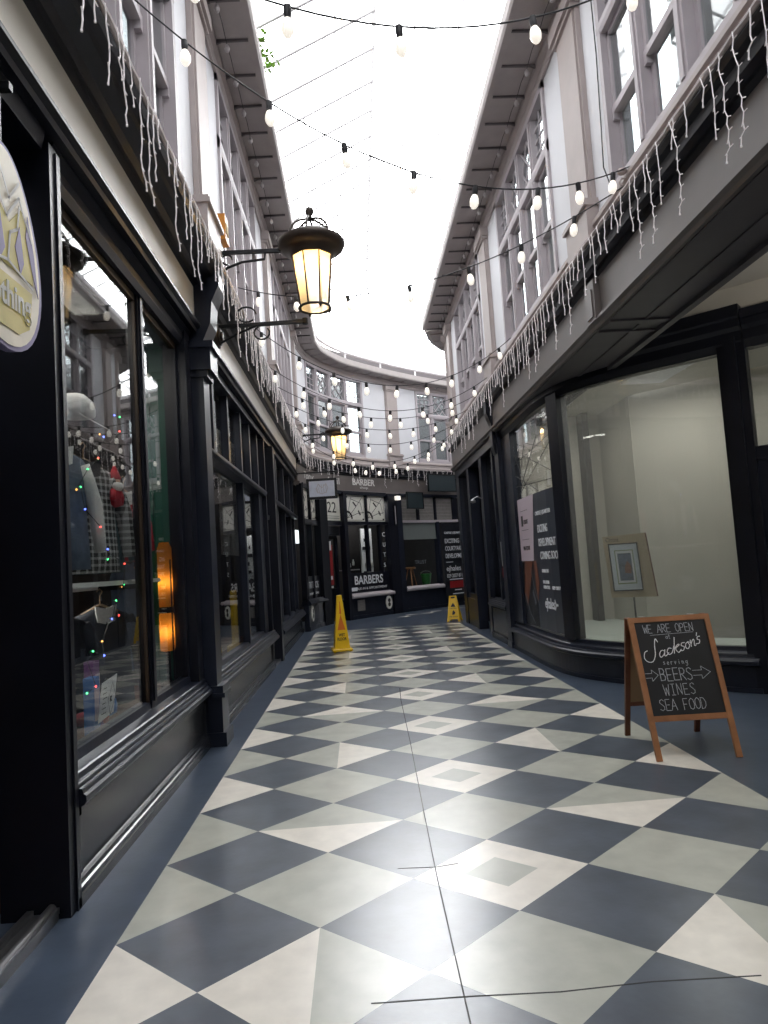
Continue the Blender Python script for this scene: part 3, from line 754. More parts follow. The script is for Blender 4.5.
# books, boxes on the window bed
for i, (x, y, h, w, m, lab) in enumerate([(-1.68, 4.36, .34, .10, 'book_blue', 'tall light blue box at the near end of the window bed'),
        (-1.74, 4.56, .42, .16, 'book_purple', 'purple boxed set standing beside the light blue box'),
        (-1.86, 5.06, .36, .18, 'book_red', 'red box standing on the window bed right of the white price card')]):
    b = MB(); b.box(x-.03, x+.03, y-w/2, y+w/2, .58, .58+h); o = b.build('display_box', m); single(o, lab, 'box')
    c2 = MB(); c2.box(x+.0301, x+.033, y-w*.35, y+w*.35, .66, .58+h*.8); c2.build('front_label', 'poster_pink' if i != 2 else 'white_paper', o)
for i, (x, y, z, rx, ry, rz, m, lab) in enumerate([(-1.80, 4.66, .62, .10, .12, .05, 'cloth_red', 'folded red knitwear on the window bed'),
        (-1.72, 4.72, .68, .06, .07, .07, 'book_blue', 'small blue and white sneaker-like bundle on the window bed'), (-1.9, 5.4, .63, .12, .15, .06, 'cloth_black', 'folded black clothes near the window post')]):
    b = MB(); b.smooth = True
    b.lathe([(rx*.5, -rz*.9), (rx*1.0, -rz*.7), (rx*1.08, 0), (rx*.95, rz*.6), (rx*.5, rz*.85)], (x, y, z), 14, .3)
    single(b.build('folded_clothes', m), lab.replace('sneaker-like ', 'cloth '), 'clothing')
cd = thing('price_card', 'white card with a diamond outline standing against the clothes shop glass', 'card', (-1.60, 4.38, .66))
b = MB(); b.obox((-1.60, 4.24, .66), (.0, .26, .02), (-.002, 0, 0), (.03, 0, .235)); b.build('card', 'white_paper', cd)
b = MB(); O = V3((-1.596, 4.24, .66)); Rr = V3((0, 1, 0)); Uu = V3((.12, 0, 1)).normalized()
stroke(b, [(.17, .02), (.11, .12), (.17, .22), (.24, .12), (.17, .02)], O + V3((.002,0,0)), Rr, Uu, .003); text_mesh(b, 'K', O + V3((.014, .155, .1)), Rr, Uu, .05)
for k in range(6): stroke(b, [(.02, .2-.03*k), (.07+.01*(k % 3), .2-.03*k)], O + V3((.002,0,0)), Rr, Uu, .005)
b.build('print', 'black_print', cd)
# amber lamp seen through second pane
lt = thing('amber_lamp', 'tall glowing amber column lamp behind the second clothes shop pane', 'lamp', (-1.66, 6.0, .58))
b = MB(); b.lathe([(.07, 0), (.07, .03), (.02, .05), (.02, .32)], (-1.66, 6.0, .58), 16); b.build('base', 'black_metal', lt)
b = MB(); b.smooth = True; b.lathe([(.055, 0), (.062, .02), (.062, .30), (.055, .32)], (-1.66, 6.0, .88), 20); b.build('shade', 'amber_glass', lt)
b = MB(); b.smooth = True; b.lathe([(.055, 0), (.06, .02), (.06, .5), (.04, .55)], (-1.66, 6.0, 1.25), 20); b.build('shade', 'amber_glass', lt)
b = MB(); b.lathe([(.064, 0), (.064, .05)], (-1.66, 6.0, 1.2), 16); b.tube([(-1.60, 5.95, .65), (-1.60, 5.95, 1.65)], .007, 6); b.build('stand', 'black_metal', lt)
for dz in (.46, .88):
    ld = bpy.data.lights.new('lamp', 'POINT'); ld.energy = .9; ld.color = (1, .62, .25); ld.shadow_soft_size = .02
    lo = bpy.data.objects.new('lamp', ld); COL.objects.link(lo); lo.parent = lt; lo.location = (0, 0, dz)
# fairy lights
fl = thing('fairy_light_string', 'string of tiny red, green and blue fairy lights in the clothes window', 'lights', (-1.62, 4.6, 2.2))
pts = []
for k in range(34):
    t = k/33; pts.append(V3((-1.58 - .03*math.sin(k*2.1), 4.0 + .75*abs(((t*3.0) % 2) - 1) + .05*math.sin(k), 2.62 - 1.72*t + .06*math.sin(k*1.7))))
b = MB(); b.tube(pts, .0025, 4); b.build('cable', 'cable_black', fl)
for k, q in enumerate(pts[::1]):
    if k % 4 == 3: continue
    b = MB(); b.lathe([(.002, -.006), (.006, -.002), (.006, .003), (.002, .006)], q, 6)
    b.build('led', ['led_green', 'led_blue', 'led_red', 'led_green', 'led_orange', 'led_blue'][k % 6], fl)

# shop 2 : next left front with transom lights, then door, then shop 3
f2 = thing('shopfront', 'dark shop front with high transom lights, second along the left side', 'shopfront', (-1.4, 8.8, 0))
r = MB(); riser(r, LS, 6.52, 10.95, .42); panel_frame(r, LS, 6.6, 10.9, .13, .42); r.build('stall_riser', 'riser_paint', f2)
s = MB(); sill_sweep(s, LS, 6.52, 11.0, .09, .48, -.10, .60); s.build('sill', 'navy_paint', f2)
for (a, b_) in ((6.5, 6.64), (9.1, 9.2), (10.55, 10.95)):
    p = MB(); p.slab(LS, a, b_, -.15, -.06, .58, 2.72); p.build('mullion', 'navy_paint', f2)
for a in (6.5, 7.35, 8.2, 9.1, 9.85, 10.6):
    p = MB(); p.slab(LS, a, a+.09, -.15, -.06, 2.72, 3.62); p.build('transom_mullion', 'navy_paint', f2)
p = MB(); p.sweep(LS, 6.5, 10.95, [(-.18, 2.68), (.0, 2.68), (.02, 2.72), (.02, 2.75), (-.02, 2.78), (-.18, 2.78)]); p.build('transom_bar', 'navy_paint', f2)
p = MB(); p.slab(LS, 6.55, 10.95, -.2, -.01, 3.62, 3.70); p.build('window_head', 'navy_paint', f2)
glass(LS, 6.64, 10.55, -.13, .6, 2.7, f2); glass(LS, 6.6, 10.6, -.13, 2.75, 3.62, f2, name='transom_pane')
dd = thing('shop_door', 'dark panelled door between the second and third left shop fronts', 'door', (-1.5, 11.3, 0))
p = MB(); p.slab(LS, 10.95, 11.02, -.3, .0, 0, 3.6); p.slab(LS, 11.62, 11.85, -.3, .06, 0, 3.6); p.slab(LS, 11.02, 11.62, -.3, -.04, 2.35, 2.42); p.slab(LS, 10.96, 11.84, -.2, -.01, 3.62, 3.7); p.build('door_frame', 'black_paint', dd)
p = MB(); p.slab(LS, 11.02, 11.62, -.28, -.24, .02, 2.35); p.slab(LS, 11.1, 11.54, -.24, -.225, .15, .9); p.slab(LS, 11.1, 11.54, -.24, -.225, 1.1, 2.2); p.build('door_leaf', 'navy_paint', dd)
p = MB(); p.slab(LS, 11.02, 11.62, -.28, -.27, 2.42, 3.6); p.build('transom_pane', 'shop_glass', dd)
p = MB(); p.tube([LS.at(11.52, -.225, 1.05), LS.at(11.52, -.18, 1.05), LS.at(11.46, -.18, 1.05)], .012, 8); p.build('door_handle', 'steel', dd)
p = MB(); p.slab(LS, 10.95, 11.7, -.3, .02, 0, .04); p.build('door_step', 'steel', dd)
f3 = thing('shopfront', 'dark shop front with four tall panes, third along the left side', 'shopfront', (-1.4, 14.2, 0))
p = MB(); p.slab(LS, 11.85, 16.5, -.2, -.01, 3.62, 3.70); p.build('window_head', 'navy_paint', f3)
r = MB(); riser(r, LS, 11.85, 16.5, .40); panel_frame(r, LS, 11.9, 16.4, .13, .40); r.build('stall_riser', 'riser_paint', f3)
s = MB(); sill_sweep(s, LS, 11.85, 16.5, .09, .46, -.10, .58); s.build('sill', 'navy_paint', f3)
for a in (11.85, 13.0, 14.3, 15.5, 16.3):
    p = MB(); p.slab(LS, a, a+.12, -.15, -.06, .55, 3.6); p.build('mullion', 'navy_paint', f3)
p = MB(); p.sweep(LS, 11.85, 16.5, [(-.18, 2.68), (.0, 2.68), (.02, 2.72), (.02, 2.75), (-.02, 2.78), (-.18, 2.78)]); p.build('transom_bar', 'navy_paint', f3)
glass(LS, 11.85, 16.35, -.13, .58, 2.7, f3); glass(LS, 11.85, 16.35, -.13, 2.75, 3.62, f3, name='transom_pane')
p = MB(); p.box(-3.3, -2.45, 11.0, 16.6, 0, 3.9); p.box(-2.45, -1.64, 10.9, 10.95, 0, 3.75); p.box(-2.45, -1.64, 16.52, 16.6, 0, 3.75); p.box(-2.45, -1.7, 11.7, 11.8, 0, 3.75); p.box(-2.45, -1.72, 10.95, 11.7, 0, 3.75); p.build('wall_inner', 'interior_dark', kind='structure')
p = MB(); p.box(-2.4, -1.53, 6.55, 10.9, 0, .52); p.build('trim_12', 'interior_wood', kind='structure')
p = MB(); p.box(-2.45, -1.8, 6.5, 6.56, .52, 3.7); p.build('wall_divider', 'interior_dark', kind='structure')
# items in shop 2 window
b = MB(); b.box(-1.76, -1.74, 9.0, 10.3, 1.75, 3.4)
for k in range(15): b.box(-1.74, -1.725, 9.0, 10.3, 1.78+.108*k, 1.86+.108*k)
single(b.build('louvred_blind', 'frost_glass'), 'grey louvred blind hanging in the second left shop window', 'blind')
b = MB(); b.box(-1.64, -1.60, 8.8, 9.05, .60, 1.28); b.box(-1.70, -1.55, 8.78, 9.07, .52, .60)
single(b.build('display_board', 'yellow_plastic'), 'narrow yellow board standing in the second left shop window', 'display')

# ------------------------------------------------------------------ BACK shops (curved row)
def nslab(a, b, d0, d1, z0, z1, step=.3):
    m = MB(); m.slab(BC, a, b, d0, d1, z0, z1, .12 if step == 1 else step); return m
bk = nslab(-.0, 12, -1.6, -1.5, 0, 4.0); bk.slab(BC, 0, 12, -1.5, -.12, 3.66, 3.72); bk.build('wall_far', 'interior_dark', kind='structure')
def curved_text(mb, path, txt, s, d, z, h, w=None, align='LEFT', **k):
    t = MB(); text_mesh(t, txt, (0, 0, 0), (1, 0, 0), (0, 0, 1), h, w, align=align, **k)
    base = len(mb.v)
    for v in t.v: mb.v.append(path.at(s + v.x, d - v.y, z + v.z))
    for f in t.f: mb._f([base + i for i in f])
def backtext(mb, txt, s, d, z, h, w=None, align='LEFT', **k): curved_text(mb, BC, txt, s, d, z, h, w, align, **k)
g1 = thing('shopfront', 'narrow tattoo shop window at the left end of the curved row', 'shopfront', BC.at(.9, 0, 0))
m = nslab(.02, 1.6, -.12, 0, 0, .62); m.slab(BC, .02, 1.6, 0, .02, 0, .1); m.build('stall_riser', 'navy_paint', g1)
m = MB(); sill_sweep(m, BC, .02, 1.6, .07, .66, -.08, .74); m.build('sill', 'navy_paint', g1)
for a, b_ in ((.02, .2), (.9, .96), (1.42, 1.86)):
    m = nslab(a, b_, -.15, .04 if a > 1 else -.02, .6 if a < 1 else 0, 3.56, 1); m.build('pilaster' if a > 1 else 'mullion', 'matte_black', g1)
m = nslab(.2, 1.42, -.12, -.02, 2.6, 2.72, 1); m.build('transom_bar', 'black_paint', g1)
m = nslab(.2, 1.42, -.12, -.02, 3.5, 3.6); m.build('window_head', 'black_paint', g1)
glass(BC, .2, 1.42, -.1, .74, 2.6, g1)
def deco_panels(g, spans, z0=2.74, z1=3.5, motif=True):
    for (a, b_) in spans:
        q = nslab(a, b_, -.1, -.085, z0, z1, 1).build('transom_pane', 'deco_white', g)
        if not motif: continue
        mm = MB(); c = (a+b_)/2; O = BC.at(a, -.085, z0); T = (BC.at(b_, -.085, z0) - O); W = T.length; T.normalize(); H = z1-z0
        def S(pl, w): stroke(mm, [(x*W, y*H) for x, y in pl], O, T, V3((0,0,1)), w)
        S([(.04, .05), (.96, .05), (.96, .95), (.04, .95), (.04, .05)], .012)
        S([(.08, .12), (.5, .5), (.9, .92)], .014); S([(.08, .12), (.6, .3), (.95, .35)], .014); S([(.08, .12), (.3, .9)], .014); S([(.3, .85), (.8, .7), (.9, .3)], .014)
        S([(.05, .38), (.2, .34), (.3, .22), (.32, .12)], .06); S([(.42, .72), (.56, .58)], .05); S([(.68, .4), (.76, .26)], .05)
        for x, y in ((.08, .92), (.92, .08)): S([(x-.03, y), (x+.03, y)], .05)
        mm.build('pattern', 'black_print', q)
deco_panels(g1, [(.22, .88), (.98, 1.42)])
m = nslab(.2, 1.42, -.09, -.07, .74, 1.3, 1); q = m.build('sign_panel', 'black_paint', g1)
m = MB(); backtext(m, 'TATTOOS', .5, -.06, 1.0, .24, .8); backtext(m, 'WALK IN WELCOME', .5, -.06, .84, .08, .8); m.build('lettering', 'white_print', q)

g2 = thing('shopfront', 'black barber shop front numbered 22 with door and white patterned transoms', 'shopfront', BC.at(3.2, 0, 0))
m = nslab(2.72, 2.86, -.16, .03, 0, 3.56, 1); m.build('pilaster', 'black_paint', g2)
m = nslab(1.86, 2.72, -.16, -.06, 2.62, 2.74, 1); m.build('transom_bar', 'black_paint', g2)
m = nslab(1.86, 4.62, -.16, -.02, 3.5, 3.6, .5); m.build('window_head', 'black_paint', g2)
m = nslab(2.86, 4.62, -.16, -.03, 2.64, 2.74, .5); m.build('transom_bar', 'black_paint', g2)
q = nslab(1.9, 2.70, -.12, -.1, 2.76, 3.5, 1).build('transom_pane', 'deco_white', g2)
m = MB(); backtext(m, '22', 2.32, -.095, 2.98, .42, .42, 'CENTER')
for z in (2.82, 2.88, 3.42): m.bar(BC.at(1.95, -.097, z), BC.at(2.66, -.097, z), .008, .008)
m.build('lettering', 'black_print', q)
deco_panels(g2, [(2.92, 3.72), (3.78, 4.58)])
dr = nslab(1.9, 2.02, -.3, -.25, .02, 2.55, 1); dr.slab(BC, 2.58, 2.7, -.3, -.25, .02, 2.55, 1); dr.slab(BC, 2.02, 2.58, -.3, -.25, .02, .9, 1); dr.slab(BC, 2.02, 2.58, -.3, -.25, 2.25, 2.55, 1)
dq = dr.build('door', 'black_paint', g2)
glass(BC, 2.02, 2.58, -.28, .9, 2.25, dq)
m = MB(); m.slab(BC, 2.2, 2.45, -.25, -.245, 1.0, 2.1, 1); m.build('poster', 'poster_red', dq)
for a_ in ((2.22, 2.4, -.244, -.24, 1.95, 2.2), (2.22, 2.4, -.244, -.24, 1.15, 1.25), (2.1, 2.42, -.249, -.247, .92, .98)):
    m = MB(); m.slab(BC, *a_, 1); m.build('notice', 'white_paper', dq)
m = MB(); m.slab(BC, 1.9, 2.7, -.2, -.15, 2.35, 2.6, 1); m.build('name_board', 'poster_black', g2)
m = nslab(2.86, 4.66, -.12, 0, 0, .58); m.slab(BC, 2.86, 4.66, 0, .02, 0, .1); m.build('stall_riser', 'navy_paint', g2)
m = MB(); m.sweep(BC, 2.86, 4.66, [(-.1, .58), (.06, .58), (.08, .61), (.08, .65), (.04, .68), (-.1, .72)]); m.build('sill', 'lavender_frame', g2)
for a, b_ in ((3.74, 3.80), (4.62, 4.98)):
    m = nslab(a, b_, -.16, -.03 if b_-a < .2 else .04, 1.29 if a < 4 else 0, 3.56, 1); m.build('mullion' if a < 4 else 'pilaster', 'black_paint', g2)
m = nslab(4.26, 4.34, -.14, -.06, 1.2, 2.66, 1); m.build('mullion', 'black_paint', g2)
glass(BC, 2.86, 4.62, -.1, .7, 2.66, g2)
q = nslab(2.86, 4.6, -.09, -.07, .72, 1.28, 1).build('sign_panel', 'black_paint', g2)
m = MB(); backtext(m, 'BARBERS', 3.1, -.05, .96, .34, 1.2, offset=.006)
backtext(m, 'WALK-IN & APPOINTMENT', 3.05, -.05, .80, .1, 1.4); m.slab(BC, 2.95, 3.2, -.065, -.055, .78, .88, 1); m.build('lettering', 'white_print', q)
m = MB()
for i, ch in enumerate('CUTS'): backtext(m, ch, 4.42, -.08, 2.3-.3*i, .18)
m.build('window_lettering', 'white_print', g2)
vt = MB(); vt.slab(BC, 3.1, 3.4, .0, .015, .22, .52, 1)
for k in range(5): vt.slab(BC, 3.12, 3.38, .015, .022, .25+.055*k, .27+.055*k, 1)
single(vt.build('wall_vent', 'frost_glass'), 'small square grille low on the wall under the barber window', 'vent')

def plaque(s, path, z, lab):
    o = path.at(s, .0, z); n = path.nrm(s); t = path.tan(s)
    root = thing('round_plaque', lab, 'plaque', o)
    m = MB(); poly = [(.13*math.cos(2*PI*k/28), .19*math.sin(2*PI*k/28)) for k in range(28)]
    m.prism(poly, o + n*.001, t, V3((0,0,1)), n*.03); m.build('disc', 'deco_white', root)
    m = MB(); poly = [(.055*math.cos(2*PI*k/16), .06*math.sin(2*PI*k/16)) for k in range(16)]
    for dz in (.06, -.06): m.prism(poly, o + n*.032 + V3((0,0,dz)), t, V3((0,0,1)), n*.004)
    m.build('emblem', 'black_print', root)
plaque(4.42, BC, .36, 'oval white plaque with dark emblem on the wall right of the barber window')
plaque(.35, BC, .40, 'oval white plaque low on the wall at the left end of the curved row')
# small security lamp on the pilaster
o = BC.at(4.98, .05, 3.42); ol = thing('wall_light', 'small white cube light high on the dark pilaster right of the barbers', 'lamp', o)
m = MB(); m.slab(BC, 4.93, 5.07, .041, .15, 3.38, 3.5, 1); m.build('body', 'bulb_white', ol)
m = MB(); m.slab(BC, 4.97, 5.03, .041, .1, 3.5, 3.54, 1); m.build('mount', 'black_metal', ol)
m = MB(); m.slab(BC, 4.84, 4.96, .041, .08, 2.6, 3.25, 1); tt = m.build('meter_box', 'black_metal'); single(tt, 'narrow black box mounted on the pilaster right of the barber shop', 'box')
m = MB(); m.slab(BC, 4.86, 4.89, .08, .085, 2.65, 3.2, 1); m.build('edge_strip', 'lavender_frame', tt)

g3 = thing('shopfront', 'dark empty shop front with grey roller blind, right part of the curved row', 'shopfront', BC.at(6.3, 0, 0))
m = nslab(5.0, 5.22, -.16, .03, 0, 3.56, 1); m.slab(BC, 6.74, 6.86, -.16, 0, .7, 2.72, 1); m.slab(BC, 7.93, 8.1, -.16, .05, 0, 3.56, 1); m.build('pilaster', 'navy_paint', g3)
m = nslab(5.22, 7.7, -.12, 0, 0, .62); m.slab(BC, 5.22, 7.7, 0, .02, 0, .1); m.build('stall_riser', 'navy_paint', g3)
m = MB(); m.sweep(BC, 5.22, 6.86, [(-.1, .62), (.06, .62), (.08, .65), (.08, .70), (.02, .74), (-.1, .76)]); m.build('sill', 'lavender_frame', g3)
m = nslab(5.22, 7.7, -.15, -.02, 2.70, 2.78); m.build('transom_bar', 'lavender_frame', g3)
m = nslab(5.22, 7.9, -.15, -.02, 3.5, 3.6); m.build('window_head', 'navy_paint', g3)
for a, b_ in ((5.95, 6.05), (6.72, 6.80), (7.5, 7.7)):
    m = nslab(a, b_, -.15, -.03, 2.78, 3.5, 1); m.build('transom_mullion', 'black_paint', g3)
for a, b_ in ((5.22, 5.95), (6.05, 6.72), (6.80, 7.5)):
    m = nslab(a, b_, -.1, -.08, 2.78, 3.5, 1); q = m.build('transom_pane', 'frost_glass', g3)
    mm = MB()
    for k in range(6): mm.slab(BC, a+.04, b_-.04, -.08, -.077, 2.84+.11*k, 2.845+.11*k, 1)
    mm.build('etched_lines', 'lavender_frame', q)
m = nslab(5.22, 6.74, -.09, -.07, 2.22, 2.70); m.slab(BC, 5.22, 6.74, -.1, -.05, 2.18, 2.22); m.build('roller_blind', 'blind_grey', g3)
glass(BC, 5.22, 6.74, -.1, .72, 2.2, g3)
m = MB(); m.slab(BC, 5.35, 6.65, -1.0, -.95, .8, 2.6); m.build('back_screen', 'interior_dark', g3)
m = MB(); backtext(m, 'TRUST', 5.75, -.07, 1.42, .16, .5); m.build('window_lettering', 'grey_print', g3)
# blank sign boards
for (a, b_, z0, z1, d, m_, lab) in ((5.25, 5.98, 3.1, 3.62, .25, 'sign_green', 'blank dark board projecting below the fascia, left of the larger board'),
                                 (6.3, 7.55, 3.66, 4.22, .20, 'sign_green', 'larger blank dark green board on the fascia of the far shops')):
    rt = thing('blank_signboard', lab, 'sign', BC.at((a+b_)/2, d, z0))
    m = nslab(a, b_, d-.04, d, z0, z1, 1); m.build('board', m_, rt)
    m = nslab(a, b_, d, d+.015, z0, z0+.03, 1); m.slab(BC, a, b_, d, d+.015, z1-.03, z1, 1); m.slab(BC, a, a+.03, d, d+.015, z0, z1, 1); m.slab(BC, b_-.03, b_, d, d+.015, z0, z1, 1)
    m.build('border', 'black_metal', rt)
    m = MB()
    for s_ in (a+.15, b_-.15): m.bar(BC.at(s_, -.1, z1-.08), BC.at(s_, d-.04, z1-.08), .03, .03)
    m.build('bracket', 'black_metal', rt)
# fascia lettering
m = MB(); backtext(m, 'BARBER', 3.3, -.095, 3.80, .26, .95, offset=.006); backtext(m, 'Tony', .75, -.095, 3.78, .26, .7, shear=.3)
backtext(m, 'ft til', 2.2, -.095, 3.78, .26, .55, shear=0); backtext(m, 'shop', 3.6, -.095, 3.70, .1, .35)
m.build('fascia_lettering', 'cloth_white', tb)
# development poster on the right part of the curved row
def pb(m, s0, s1, z0, z1, d=.0): m.slab(BC, s0, s1, d, d+.004, z0, z1, 1)
ps = thing('window_poster', 'tall dark development poster on the curved row beside the folding yellow sign', 'poster', BC.at(7.3, 0, .3))
m = MB(); m.slab(BC, 6.88, 7.9, .055, .065, .25, 2.68, 1); m.build('sheet', 'poster_black', ps)
m = MB()
T0 = 6.98
for txt, z, h, w in (('CASTLE | QUARTER', 2.32, .09, .8), ('EXCITING', 2.02, .2, .62), ('COURTYARD', 1.78, .2, .75), ('DEVELOPMENT', 1.54, .2, .88), ('ejhales', 1.13, .24, .62), ('029 2037 8111', .92, .16, .72)):
    backtext(m, txt, T0, .068, z, h, w, offset=.002)
pb(m, T0, T0+.3, 1.40, 1.42, .066); pb(m, T0+.1, T0+.8, .84, .87, .066); pb(m, T0+.3, T0+.6, .50, .53, .066); pb(m, T0+.2, T0+.8, .38, .41, .066)
m.build('lettering', 'white_print', ps)
m = MB(); pb(m, T0+.1, T0+.7, .58, .80, .066); m.build('red_block', 'poster_red', ps)
# items inside far windows
o = BC.at(.75, -.45, 2.45); dl = thing('pendant_lamp', 'white dome pendant lamp glowing in the tattoo shop window', 'lamp', o)
m = MB(); m.smooth = True; m.lathe([(.27, 0), (.27, .12), (.22, .24), (.12, .32), (.02, .34)], o - V3((0,0,.3)), 20); m.build('shade', 'dome_glow', dl)
m = MB(); m.tube([o + V3((0,0,.04)), o + V3((0,0,1.2))], .01, 6); m.build('cord', 'cable_black', dl)
# bust / mannequin in the barber window
o = BC.at(4.22, -.5, .75); bu = thing('display_bust', 'white bust standing in the barber shop window', 'bust', o)
m = MB(); m.smooth = True; m.lathe([(.16, 0), (.20, .05), (.24, .25), (.22, .42), (.08, .5), (.07, .58), (.11, .66), (.12, .76), (.08, .86), (.02, .88)], o + V3((0, 0, .02)), 18); m.build('body', 'cloth_white', bu)
m = MB(); m.lathe([(.2, -.2), (.2, .02)], o, 16); m.build('plinth', 'black_metal', bu)
m = MB(); m.slab(BC, 4.38, 4.82, -1.0, -.95, .9, 2.6, 1); single(m.build('mirror_panel', 'white_paper'), 'white panel in place of a daylit mirror inside the barber shop behind the bust', 'white_panel')  # white colour stands in for daylight reflected in a mirror
m = MB()
for k in range(5): m.slab(BC, 4.42+.07*(k % 3), 4.55+.06*(k % 4), -.95, -.93, 1.2+.25*k, 1.3+.25*k, 1)
single(m.build('panel_pictures', 'cloth_black'), 'dark pictures fixed to the bright panel inside the barber shop', 'picture')
for (s_, z_) in ((3.0, 1.4), (3.2, 1.45), (3.1, 1.6), (3.35, 1.5)):
    o = BC.at(s_, -.3, z_); m = MB(); m.smooth = True; m.lathe([(.03, 0), (.035, .02), (.035, .1), (.015, .13), (.015, .17)], o, 10)
    single(m.build('bottle', 'cloth_white'), 'small white bottle on the shelf inside the barber window', 'bottle', 'bottles in the barber window')
m = MB(); m.slab(BC, 2.9, 3.5, -.45, -.2, 1.36, 1.39, 1); single(m.build('glass_shelf', 'lavender_frame'), 'narrow shelf of bottles inside the barber window', 'shelf')
# easel-like stool and bucket in the empty shop
o = BC.at(5.95, -.5, .72); st = thing('wooden_stool', 'pale three-legged wooden stool in the empty shop window', 'stool', o)
m = MB(); m.lathe([(.16, 0), (.17, .02), (.17, .05), (.15, .06)], o + V3((0,0,.55)), 16); m.build('seat', 'wood', st)
for k in range(3):
    a = 2*PI*k/3 + .6; m = MB(); m.tube([o + V3((.08*math.cos(a), .08*math.sin(a), .55)), o + V3((.22*math.cos(a), .22*math.sin(a), 0))], .018, 8); m.build('leg', 'wood', st)
o = BC.at(6.5, -.4, .72); bu = thing('green_bucket', 'green plastic bucket at the right of the empty shop window', 'bucket', o)
m = MB(); m.lathe([(.12, 0), (.17, .34), (.18, .34), (.18, .37), (.15, .37)], o, 18); m.build('body', 'bucket_green', bu)
m = MB(); m.tube([o + V3((.17*math.cos(k*PI/8), 0, .36 + .1*math.sin(k*PI/8))) for k in range(9)], .006, 6); m.build('handle', 'steel', bu)
m = MB(); m.slab(BC, 5.25, 6.7, -.9, -.14, .66, .72); m.slab(BC, 2.9, 4.6, -.9, -.14, .5, .55); m.build('trim_13', 'interior_dark', kind='structure')

# ------------------------------------------------------------------ RIGHT shops
# far right: straight part Y 11.5 .. 16.3
RL = Path([(2.44, 11.4), (2.44, 16.3)], -1, 11.4)
h1 = thing('shopfront', 'narrow dark shop front with glossy panel under its window, far right side', 'shopfront', (2.45, 13.8, 0))
m = MB(); m.slab(RL, 11.55, 13.0, -.12, -.02, 0, .60); m.slab(RL, 11.55, 13.0, -.02, .02, 0, .1); m.slab(RL, 11.6, 12.95, -.02, -.01, .13, .56); m.build('stall_riser', 'riser_paint', h1)
m = MB(); sill_sweep(m, RL, 11.55, 13.05, .05, .64, -.10, .74); m.build('sill', 'navy_paint', h1)
for a, b_ in ((12.2, 12.3), (13.0, 13.25), (14.5, 14.75), (15.9, 16.3)):
    m = MB(); m.slab(RL, a, b_, -.2, .0 if b_-a > .15 else -.06, .0 if b_-a > .15 else .7, 3.6); m.build('pilaster' if b_-a > .15 else 'mullion', 'navy_paint', h1)
m = MB(); m.slab(RL, 11.5, 16.3, -.2, .02, 3.4, 3.62); m.build('window_head', 'navy_paint', h1)
glass(RL, 11.55, 13.0, -.1, .74, 3.4, h1)
m = MB(); m.slab(RL, 13.25, 14.5, -.35, -.3, .0, 3.4); m.slab(RL, 13.4, 14.35, -.3, -.28, .2, 1.0); m.slab(RL, 13.4, 14.35, -.3, -.28, 1.2, 2.3); m.slab(RL, 13.25, 14.5, -.3, -.25, 2.42, 2.5); m.build('door', 'black_paint', h1)
m = MB(); m.slab(RL, 14.75, 15.9, -.12, -.02, 0, .60); m.slab(RL, 14.75, 15.9, -.10, -.06, .6, .7); m.build('stall_riser', 'navy_paint', h1)
glass(RL, 14.75, 15.9, -.1, .7, 3.4, h1)
m = MB(); m.box(3.6, 3.7, 10.5, 16.3, 0, 3.9); m.box(2.6, 3.6, 16.2, 16.3, 0, 3.7); m.box(2.75, 3.6, 13.1, 13.15, 0, 3.7); m.box(2.9, 3.6, 14.6, 14.65, 0, 3.7); m.build('wall_inner_right', 'interior_dark', kind='structure')
m = MB(); m.box(2.55, 3.6, 10.8, 16.2, 3.62, 3.68); m.build('ceiling_right', 'interior_dark', kind='structure')
m = MB(); m.slab(RL, 11.9, 12.12, -.088, -.084, 1.32, 1.75); single(m.build('window_notice', 'white_paper'), 'small white notice stuck in the far right shop window', 'notice')
m = MB(); m.slab(RL, 11.9, 12.12, -.088, -.084, 1.12, 1.29); single(m.build('window_sticker', 'poster_red'), 'small red sticker below the white notice in the far right window', 'sticker')
# street number / wall lamp on far pillar
m = MB(); m.tube([RL.at(13.1, .0, 2.62), RL.at(13.1, .1, 2.66), RL.at(13.1, .18, 2.62)], .012, 6); m.lathe([(.02, 0), (.05, -.03), (.05, -.07), (.01, -.08)], RL.at(13.1, .18, 2.62), 12); single(m.build('door_lamp', 'steel'), 'small metal lamp on the pillar left of the far right shop window', 'lamp')

# near right: window with the poster, curved glass window and glazed lobby door
h2 = thing('shopfront', 'dark shop front with a large curved glass window on the right side', 'shopfront', (2.9, 8.0, 0))
SP = s_of_y(RS, 8.48); S1 = s_of_y(RS, 8.2); SB = s_of_y(RS, 6.70); SE = RS.s[-1]
m = MB(); m.slab(RS, .0, SB+.02, -.16, 0, 0, .30, .1); m.slab(RS, 0, SB+.02, -.02, .012, 0, .05, .1); m.build('plinth', 'navy_paint', h2)
m = MB(); m.sweep(RS, .12, SB+.02, [(-.16, .26), (.02, .26), (.05, .275), (.05, .31), (.03, .325), (.02, .34), (-.02, .345), (-.03, .375), (-.05, .385), (-.06, .40), (-.07, .44), (-.16, .44)], .08); m.build('sill', 'navy_paint', h2)
m = MB(); m.slab(RS, -.14, .16, -.2, .03, 0, 3.58, 1); m.slab(RS, -.14, .18, -.2, .045, 0, .1, 1); m.build('pilaster', 'navy_paint', h2)
m = MB(); m.slab(RS, .16, .78, -.18, -.04, .44, 3.42, 1); m.build('window_jamb', 'navy_paint', h2)
m = MB(); m.slab(RS, SP-.10, SP+.16, -.18, -.03, .44, 3.5, 1); m.build('mullion', 'black_paint', h2)
m = MB(); m.slab(RS, SB-.10, SB+.16, -.18, -.03, 0, 3.55, 1); m.slab(RS, SB-.03, SB+.08, -.03, .0, 0, 3.55, 1); m.build('mullion', 'black_paint', h2)
